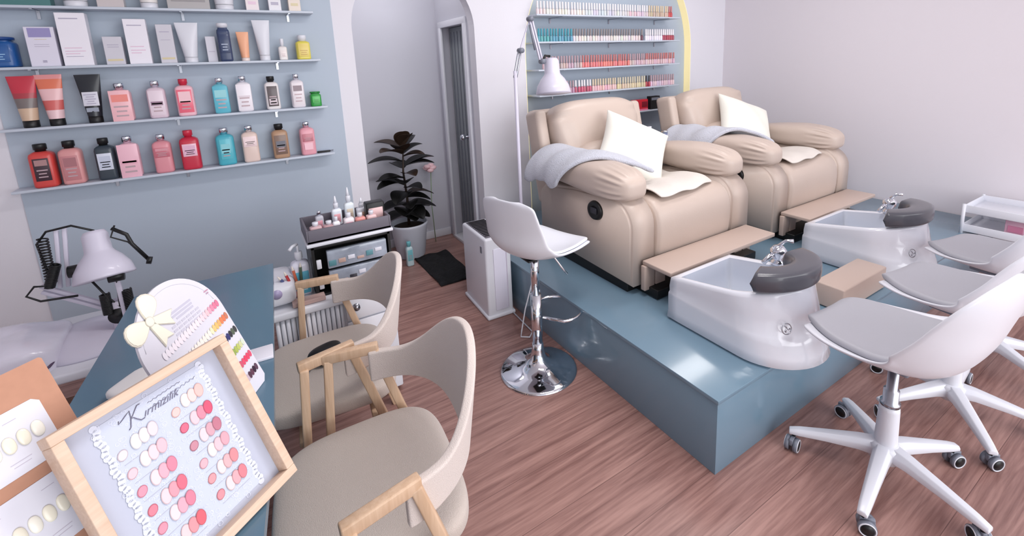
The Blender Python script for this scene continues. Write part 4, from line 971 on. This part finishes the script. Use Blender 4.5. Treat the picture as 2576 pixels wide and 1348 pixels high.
g = G(); g.sq((0, 0, 0.030), (0.060, 0.045, 0.030), CB, e=0.75, n=12, wob=lambda q: Vector((q.x*(1+0.4*q.y/0.03*0.3), q.y, q.z))); g.build('pouch', t)
g = G(); g.tube([(-0.05, -0.01, 0.02), (-0.075, -0.02, 0.012), (-0.07, 0.01, 0.010), (-0.05, 0.01, 0.015)], 0.003, M_steel, 8); g.build('clasp', t)

# ------------------------------------------------------------------ teal counter with display pieces
ZK = 0.82
cp = [(0.022, 2.0), (-0.032, 1.03), (-0.062, 0.77), (-0.095, 0.42), (-0.475, 0.42), (-0.43, 1.25), (-0.392, 1.98)]
t = empty('reception_counter', 'blue-grey counter carrying the framed nail colour charts', 'counter', (-0.2, 1.2, 0))
g = G(); g.T = Matrix.Translation((0.2, -1.2, 0)); g.prism(cp, ZK-0.02, ZK, M_desk_teal); g.build('counter_top', t)
g = G(); g.T = Matrix.Translation((0.2, -1.2, 0))
ins = [(x+(0.012 if x < -0.2 else -0.13), min(max(y, 0.45), 1.975)) for x, y in cp]
g.prism(ins, 0.0, ZK-0.02, M_desk_teal); g.build('counter_body', t)
g = G(); g.box((0, 0, 0.004), (0.085, 0.065, 0.008), M_card, bev=0.002); g.box((-0.012, 0.0, 0.0086), (0.012, 0.02, 0.001), M_greyplast)
o = g.build('card_holder'); o.location = (-0.058, 1.335, ZK); o.rotation_euler = (0, 0, math.radians(-2)); tag(o, 'small white card box at the right edge of the teal counter', 'card holder')
def place(o, T, R): o.matrix_world = Matrix.Translation(T) @ Matrix(R).to_4x4()
# --- framed chart
FT = (-0.28621716, 0.82035704, 1.07894167); FR = ((0.77273, -0.28037, 0.56945), (0.63473, 0.34136, -0.69325), (0.0, 0.89714, 0.44174))
FW, FH = 0.253, 0.2885
t = empty('picture_frame', 'pale wooden frame with a nail colour chart of pink hearts and ovals', 'picture frame'); place(t, FT, FR)
bw, fd = 0.015, 0.028
for a, b in (((0, -bw/2), (FW, -bw/2)), ((0, -FH+bw/2), (FW, -FH+bw/2)), ((bw/2, -bw), (bw/2, -FH+bw)), ((FW-bw/2, -bw), (FW-bw/2, -FH+bw))):
    g = G(); g.beam((a[0], a[1], 0), (b[0], b[1], 0), bw, fd, M_pine, bev=0.0012); g.build('frame_rail', t)
g = G(); g.box((FW/2, -FH/2, -0.012), (FW-bw, FH-bw, 0.003), cm((182, 187, 204), 0.5)); pp = g.build('backing', t)
g = G(); ZP = -0.0100
M_lace = cm((212, 217, 232), 0.7)
lx0, lx1, lv0, lv1 = 0.052, 0.206, -0.026, -0.262
g.box(((lx0+lx1)/2, (lv0+lv1)/2, ZP), (lx1-lx0, lv0-lv1, 0.0008), cm((194, 201, 219), 0.7))
rr = random.Random(5)
def ell(g, c, rx, ry, m, rot=0, z=0, n=16, heart=False):
    vs = []
    for k in range(n):
        a = 2*PI*k/n
        if heart: x = rx*math.sin(a)**3*1.15; y = ry*(13*math.cos(a)-5*math.cos(2*a)-2*math.cos(3*a)-math.cos(4*a))/14
        else: x, y = rx*math.cos(a), ry*math.sin(a)
        vs.append((c[0]+x*math.cos(rot)-y*math.sin(rot), c[1]+x*math.sin(rot)+y*math.cos(rot), z))
    g._add(vs, [tuple(range(n))], m, False)
def ringd(g, c, r, m, z, w=0.0008, n=10):
    vs = []; 
    for k in range(n):
        a = 2*PI*k/n; vs += [(c[0]+r*math.cos(a), c[1]+r*math.sin(a), z), (c[0]+(r-w)*math.cos(a), c[1]+(r-w)*math.sin(a), z)]
    g._add(vs, [(2*k, 2*k+1, 2*((k+1) % n)+1, 2*((k+1) % n)) for k in range(n)], m, False)
for k in range(520):   # lace paper
    x = rr.uniform(lx0-0.004, lx1+0.004); v = rr.uniform(lv1-0.003, lv0+0.003)
    ringd(g, (x, v), rr.uniform(0.0020, 0.0042), M_lace, ZP+0.0006+k*4e-7)
for k in range(36):   # scalloped edge
    v = lv0+(lv1-lv0)*k/35
    for x in (lx0, lx1): ell(g, (x+0.002*math.sin(k*1.7), v), 0.005, 0.005, M_lace, z=ZP+0.0005)
g.build('lace_paper', t, fix=False)
g = G()
rowsR = [-0.074, -0.1034, -0.1369, -0.1703, -0.1989, -0.2291]
ovR = [-0.066, -0.0995, -0.132, -0.1612, -0.194, -0.226]
colR = [(236, 186, 180), (206, 84, 112), (186, 116, 134), (220, 160, 172), (212, 136, 142), (214, 124, 134)]
rowsL = [-0.082, -0.1128, -0.143, -0.1754, -0.2064, -0.238]
ovL = [-0.0757, -0.106, -0.139, -0.172, -0.2006, -0.236]
colL = [(222, 206, 216), (230, 184, 194), (226, 130, 152), (220, 104, 124), (216, 124, 146), (214, 92, 104)]
kz = 0
for hx_, ou, hs, os_, cs in ((0.1462, (0.1650, 0.1762, 0.1878), rowsR, ovR, colR), (0.066, (0.0865, 0.0980, 0.1100), rowsL, ovL, colL)):
    for hv, ov, c0 in zip(hs, os_, cs):
        lt = tuple(int(v+(236-v)*0.15) for v in c0); ed = tuple(int(v*0.84) for v in c0)
        kz += 1; z0 = ZP+0.0012+kz*1e-5
        ell(g, (hx_, hv), 0.0066, 0.0080, cm(ed, 0.3), 2.6, z0, 20); ell(g, (hx_, hv), 0.0055, 0.0068, cm(lt, 0.3), 2.6, z0+0.0003, 20)
        for q, u_ in enumerate(ou):
            f_ = (0.72, 0.35, 0.0)[q]; cc_ = tuple(int(v+(238-v)*f_) for v in c0); ee = tuple(int(v*0.86) for v in cc_)
            ell(g, (u_, ov+0.001*q), 0.0072, 0.0116, cm(ee, 0.3), -0.15, z0+0.0005*(q+1), 20); ell(g, (u_, ov+0.001*q), 0.0062, 0.0105, cm(cc_, 0.3), -0.15, z0+0.0005*(q+1)+0.0002, 20)
    for hv in hs: g.box((hx_+0.022, hv-0.0145, ZP+0.0009), (0.05, 0.0006, 0.0004), cm((190, 190, 204)))
g.build('nail_swatches', t, fix=False)
M_ink = cm((110, 108, 128), 0.6)
g = G(); zk = ZP+0.0014
g.tube([(0.080, -0.036, zk), (0.078, -0.040, zk), (0.083, -0.038, zk), (0.090, -0.034, zk), (0.096, -0.031, zk), (0.094, -0.042, zk), (0.089, -0.054, zk), (0.086, -0.056, zk)], 0.0007, M_ink, 6)
g.tube([(0.111, -0.030, zk), (0.107, -0.030, zk), (0.099, -0.038, zk), (0.094, -0.043, zk), (0.097, -0.043, zk), (0.100, -0.048, zk), (0.104, -0.053, zk), (0.109, -0.053, zk)], 0.0007, M_ink, 6)
g.build('initial_letter', t)
text_obj('ırmızılık', 0.0165, M_ink, Matrix.Translation((0.108, -0.052, zk)), 'lettering', t, shear=0.6, ext=0.0001)
g = G()
for (x0, v0, n_, a_) in ((0.125, -0.044, 9, 0.0016), (0.120, -0.036, 7, 0.0010)):
    g.tube([(x0+k*0.0022, v0+a_*math.sin(k*1.9)+0.0004*k*0.2, ZP+0.0012) for k in range(n_*4-4)], 0.00035, M_ink, 5)
g.build('handwriting', t)
# --- arched colour card with a bow
CT = (-0.03558243, 1.22072678, ZK+0.001); CRm = ((0.46947, -0.301986, 0.8297), (0.88295, 0.160569, -0.44116), (0.0, 0.93969, 0.34202))
t = empty('colour_card', 'white arch-topped nail colour card with a cream bow', 'sign'); place(t, CT, CRm)
cw = 0.238; sp_ = 0.212; rr_ = cw/2
poly = [(-0.012, 0), (0, 0.012), (0, sp_)]+[(-rr_+rr_*math.cos(PI*k/28), sp_+rr_*math.sin(PI*k/28)) for k in range(1, 28)]+[(-cw, sp_), (-cw, 0.012), (-cw+0.012, 0)]
g = G(); g.prism(poly, -0.005, 0.0, M_card); g.build('card_board', t)
g = G()
g.tube([(-rr_+(rr_-0.012)*math.cos(PI*k/28), sp_+(rr_-0.012)*math.sin(PI*k/28), 0.0002) for k in range(2, 27)], 0.0006, cm((206, 204, 214)), 6)
for k in range(3): g.box((-0.108+0.004*k, 0.268-0.0075*k, 0.0005), (0.072-0.01*k, 0.0042, 0.0006), cm((198, 196, 212)))
for k in range(3):
    for q in range(6): g.box((-0.142+q*0.0145, 0.243-0.0085*k, 0.0005), (0.011, 0.0045, 0.0006), cm((202, 200, 214)))
g.box((-0.022, 0.262, 0.0005), (0.014, 0.003, 0.0006), cm((196, 150, 170))); g.box((-0.022, 0.256, 0.0005), (0.008, 0.003, 0.0006), cm((180, 150, 170)))
g.build('print', t)
g = G()
def chips(v, u1, cols, step=0.0095):
    for k, c in enumerate(cols):
        u_ = u1-k*step
        ell(g, (u_, v-0.0008*k), 0.0049, 0.0088, cm(c, 0.25), 0.0, 0.0012, 14)
def ramp(a, b, n): return [tuple(int(a[i]+(b[i]-a[i])*k/(n-1)) for i in range(3)) for k in range(n)]
chips(0.224, -0.014, [(214, 120, 150), (224, 122, 152), (236, 140, 168), (240, 168, 186), (244, 196, 202), (244, 206, 214), (242, 214, 222), (240, 222, 230)]+ramp((240, 226, 232), (236, 232, 240), 12))
chips(0.187, -0.010, [(200, 122, 96), (226, 120, 84), (234, 130, 86), (242, 176, 110), (246, 190, 112), (244, 200, 130), (240, 228, 190)]+ramp((240, 232, 222), (238, 232, 226), 12))
chips(0.148, -0.008, [(60, 62, 64), (84, 96, 80), (50, 52, 60), (52, 54, 110), (40, 46, 96)]+ramp((200, 196, 220), (226, 222, 234), 8))
chips(0.112, -0.008, [(212, 222, 200), (206, 210, 160), (186, 196, 108), (170, 186, 92), (150, 170, 90)]+ramp((210, 214, 190), (226, 226, 220), 8))
chips(0.078, -0.008, [(216, 84, 112), (224, 72, 104), (226, 66, 100), (222, 78, 108), (206, 90, 116)]+ramp((230, 200, 210), (232, 220, 226), 6))
chips(0.043, -0.012, [(92, 64, 84), (50, 26, 48), (96, 58, 78), (84, 52, 72)]+ramp((200, 180, 190), (226, 220, 226), 6))
g.build('colour_chips', t, fix=False)
g = G(); M_bow = cm((240, 236, 218), 0.6); M_bowe = cm((214, 208, 194), 0.6); bc = (-0.185, 0.282)
def blob(pts, z, sc=1.0):
    P = [(bc[0]+x, bc[1]+y) for x, y in pts]; cx_ = sum(q[0] for q in P)/len(P); cy_ = sum(q[1] for q in P)/len(P)
    g.prism([(cx_+(x-cx_)*1.0, cy_+(y-cy_)*1.0) for x, y in P], z, z+0.002, M_bowe); g.prism([(cx_+(x-cx_)*0.90, cy_+(y-cy_)*0.90) for x, y in P], z+0.002, z+0.003, M_bow)
def lobe(a, L, w, n=18):
    pts = []
    for k in range(n):
        q = 2*PI*k/n; r = L*(0.5+0.5*math.cos(q)); y = w*math.sin(q)*(0.35+0.65*(r/L))
        pts.append((r*math.cos(a)-y*math.sin(a), r*math.sin(a)+y*math.cos(a)))
    return pts
blob(lobe(math.radians(62), 0.056, 0.030), 0.001); blob(lobe(math.radians(188), 0.058, 0.031), 0.001)
for a in (-20, -72):
    a = math.radians(a); b = [(0, -0.006), (0.058, -0.016), (0.050, 0.0), (0.058, 0.016), (0, 0.006)]
    blob([(x*math.cos(a)-y*math.sin(a), x*math.sin(a)+y*math.cos(a)) for x, y in b], 0.0005)
ell(g, bc, 0.010, 0.010, M_bowe, z=0.0048); ell(g, bc, 0.0085, 0.0085, M_bow, z=0.0050)
g.build('bow', t)
# --- kraft board with nail cards
KT = (-0.302, 0.932, 1.148); KR = ((0.74314, -0.29333, 0.60141), (0.66913, 0.32577, -0.66793), (0.0, 0.89879, 0.43837))
t = empty('kraft_display_board', 'brown kraft board with two white cards of cream nail tips', 'display board'); place(t, KT, KR)
g = G(); g.prism([(-0.003, 0), (0, -0.003), (0, -0.36), (-0.26, -0.36), (-0.26, -0.003), (-0.257, 0)], -0.006, 0.0, M_kraft); g.build('board', t)
for k, (v1, v0) in enumerate(((-0.049, -0.135), (-0.153, -0.245), (-0.262, -0.348))):
    g = G(); r_ = 0.007
    P = [(-0.0245-r_, v1), (-0.0245, v1-r_), (-0.0245, v0+r_), (-0.0245-r_, v0), (-0.245, v0), (-0.245, v1)]
    g.prism(P, 0.0003, 0.0012, M_card)
    for q in range(3): g.box((-0.06-0.055*q, v1-0.014, 0.0014), (0.014, 0.0008, 0.0003), cm((190, 184, 200)))
    for q in range(2): g.box((-0.068, v0+0.018-0.005*q, 0.0014), (0.022-0.004*q, 0.001, 0.0003), cm((196, 190, 204)))
    cd = g.build('nail_card', t)
    for q in range(10):
        g = G(); g.sq((-0.040-q*0.0155, (v1+v0)/2+0.002-0.001*q, 0.0022), (0.0066, 0.012, 0.0022), cm((236, 230, 212) if q % 3 else (240, 236, 224), 0.2), e=0.9, n=10); g.build('nail_tip', cd)
# small things on the counter and behind the desk
g = G(); g.sq((0, 0, 0.016), (0.055, 0.035, 0.016), cm((224, 222, 222), 0.8), e=0.7, n=12, wob=lambda q: Vector((q.x, q.y, q.z+0.003*math.sin(60*q.x)))); o = g.build('folded_cloth'); o.location = (-0.30, 1.36, ZK); o.rotation_euler = (0, 0, 0.7); tag(o, 'small pale folded cloth on the counter below the cream bow', 'cloth')
g = G(); g.box((0, 0, 0.006), (0.05, 0.012, 0.012), cm((130, 84, 72)), bev=0.002); o = g.build('wooden_stick'); o.location = (-0.285, 1.43, ZK); o.rotation_euler = (0, 0, 0.3); tag(o, 'short brown wooden piece on the counter behind the folded cloth', 'tool')
# wrapped equipment at the left end of the desk
M_wrap = mat('clear_wrap', (226, 222, 236), 0.25, coat=0.4, bump=0.25, bscale=12)
g = G(); g.sq((0, 0, 0.03), (0.20, 0.16, 0.07), M_wrap, e=0.4, n=22, wob=lambda q: Vector((q.x, q.y, max(-0.05, q.z+0.012*math.sin(25*q.x+9*q.y))))); o = g.build('wrapped_case', None, [SUB()]); o.location = (-0.86, 2.28, ZD); tag(o, 'case in clear plastic wrap at the left end of the desk', 'case')
g = G(); g.tube([(-0.80, 2.06, ZD+0.005), (-0.73, 2.10, ZD+0.005), (-0.68, 2.14, ZD+0.02), (-0.665, 2.2, ZD+0.03), (-0.70, 2.28, ZD+0.02)], 0.0045, cm((80, 60, 90)), 8)
tag(g.build('power_cable'), 'dark purple cable curling at the left end of the desk', 'cable')
t = empty('drawer_chest', 'low reddish wooden chest on the floor under the left end of the desk', 'chest', (-0.66, 2.26, 0))
g = G(); g.box((0, 0, 0.15), (0.44, 0.34, 0.30), M_kraft, bev=0.004); g.build('chest_body', t)
g = G(); g.tube([(-0.05, -0.15, 0.303), (0.02, -0.10, 0.31), (0.08, -0.14, 0.305), (0.10, -0.08, 0.32), (0.16, -0.1, 0.306)], 0.006, cm((110, 44, 52)), 8)
o = g.build('red_cable'); o.location = (-0.66, 2.26, 0); tag(o, 'dark red cable lying on the low wooden chest', 'cable')

# ------------------------------------------------------------------ trolley by the right wall
t = empty('salon_trolley', 'white salon trolley against the right wall behind the swivel chairs', 'trolley', (4.13, 0.77, PZ))
for z in (0.02, 0.15):
    g = G(); g.box((0, 0, z), (0.36, 0.46, 0.012), M_white, bev=0.002)
    for sx in (-1, 1): g.box((sx*0.178, 0, z+0.02), (0.006, 0.46, 0.05), M_white, bev=0.002)
    for sy in (-1, 1): g.box((0, sy*0.228, z+0.02), (0.36, 0.006, 0.05), M_white, bev=0.002)
    g.build('tray', t)
for sx in (-1, 1):
    for sy in (-1, 1): g = G(); g.cyl((sx*0.182, sy*0.232, 0), (sx*0.182, sy*0.232, 0.20), 0.010, M_white, 12); g.build('post', t)
g = G(); g.box((0, 0, 0.06), (0.03, 0.10, 0.11), cm((226, 180, 200)), bev=0.003); g.box((-0.017, 0.0, 0.05), (0.004, 0.07, 0.04), cm((206, 130, 160))); o = g.build('product_box'); o.location = (4.02, 0.76, PZ+0.028); tag(o, 'pink box on the lower tray of the white trolley', 'box')
for k, (dy, c) in enumerate(((-0.10, (90, 84, 100)), (-0.16, (120, 116, 130)))):
    g = G(); g.lathe([(0.018, 0), (0.018, 0.05), (0.008, 0.06), (0.008, 0.085), (0, 0.086)], cm(c), n=18); o = g.build('small_bottle'); o.location = (4.02, 0.76+dy, PZ+0.028); tag(o, ('dark' if k == 0 else 'grey')+' little bottle beside the pink box on the trolley', 'bottle')
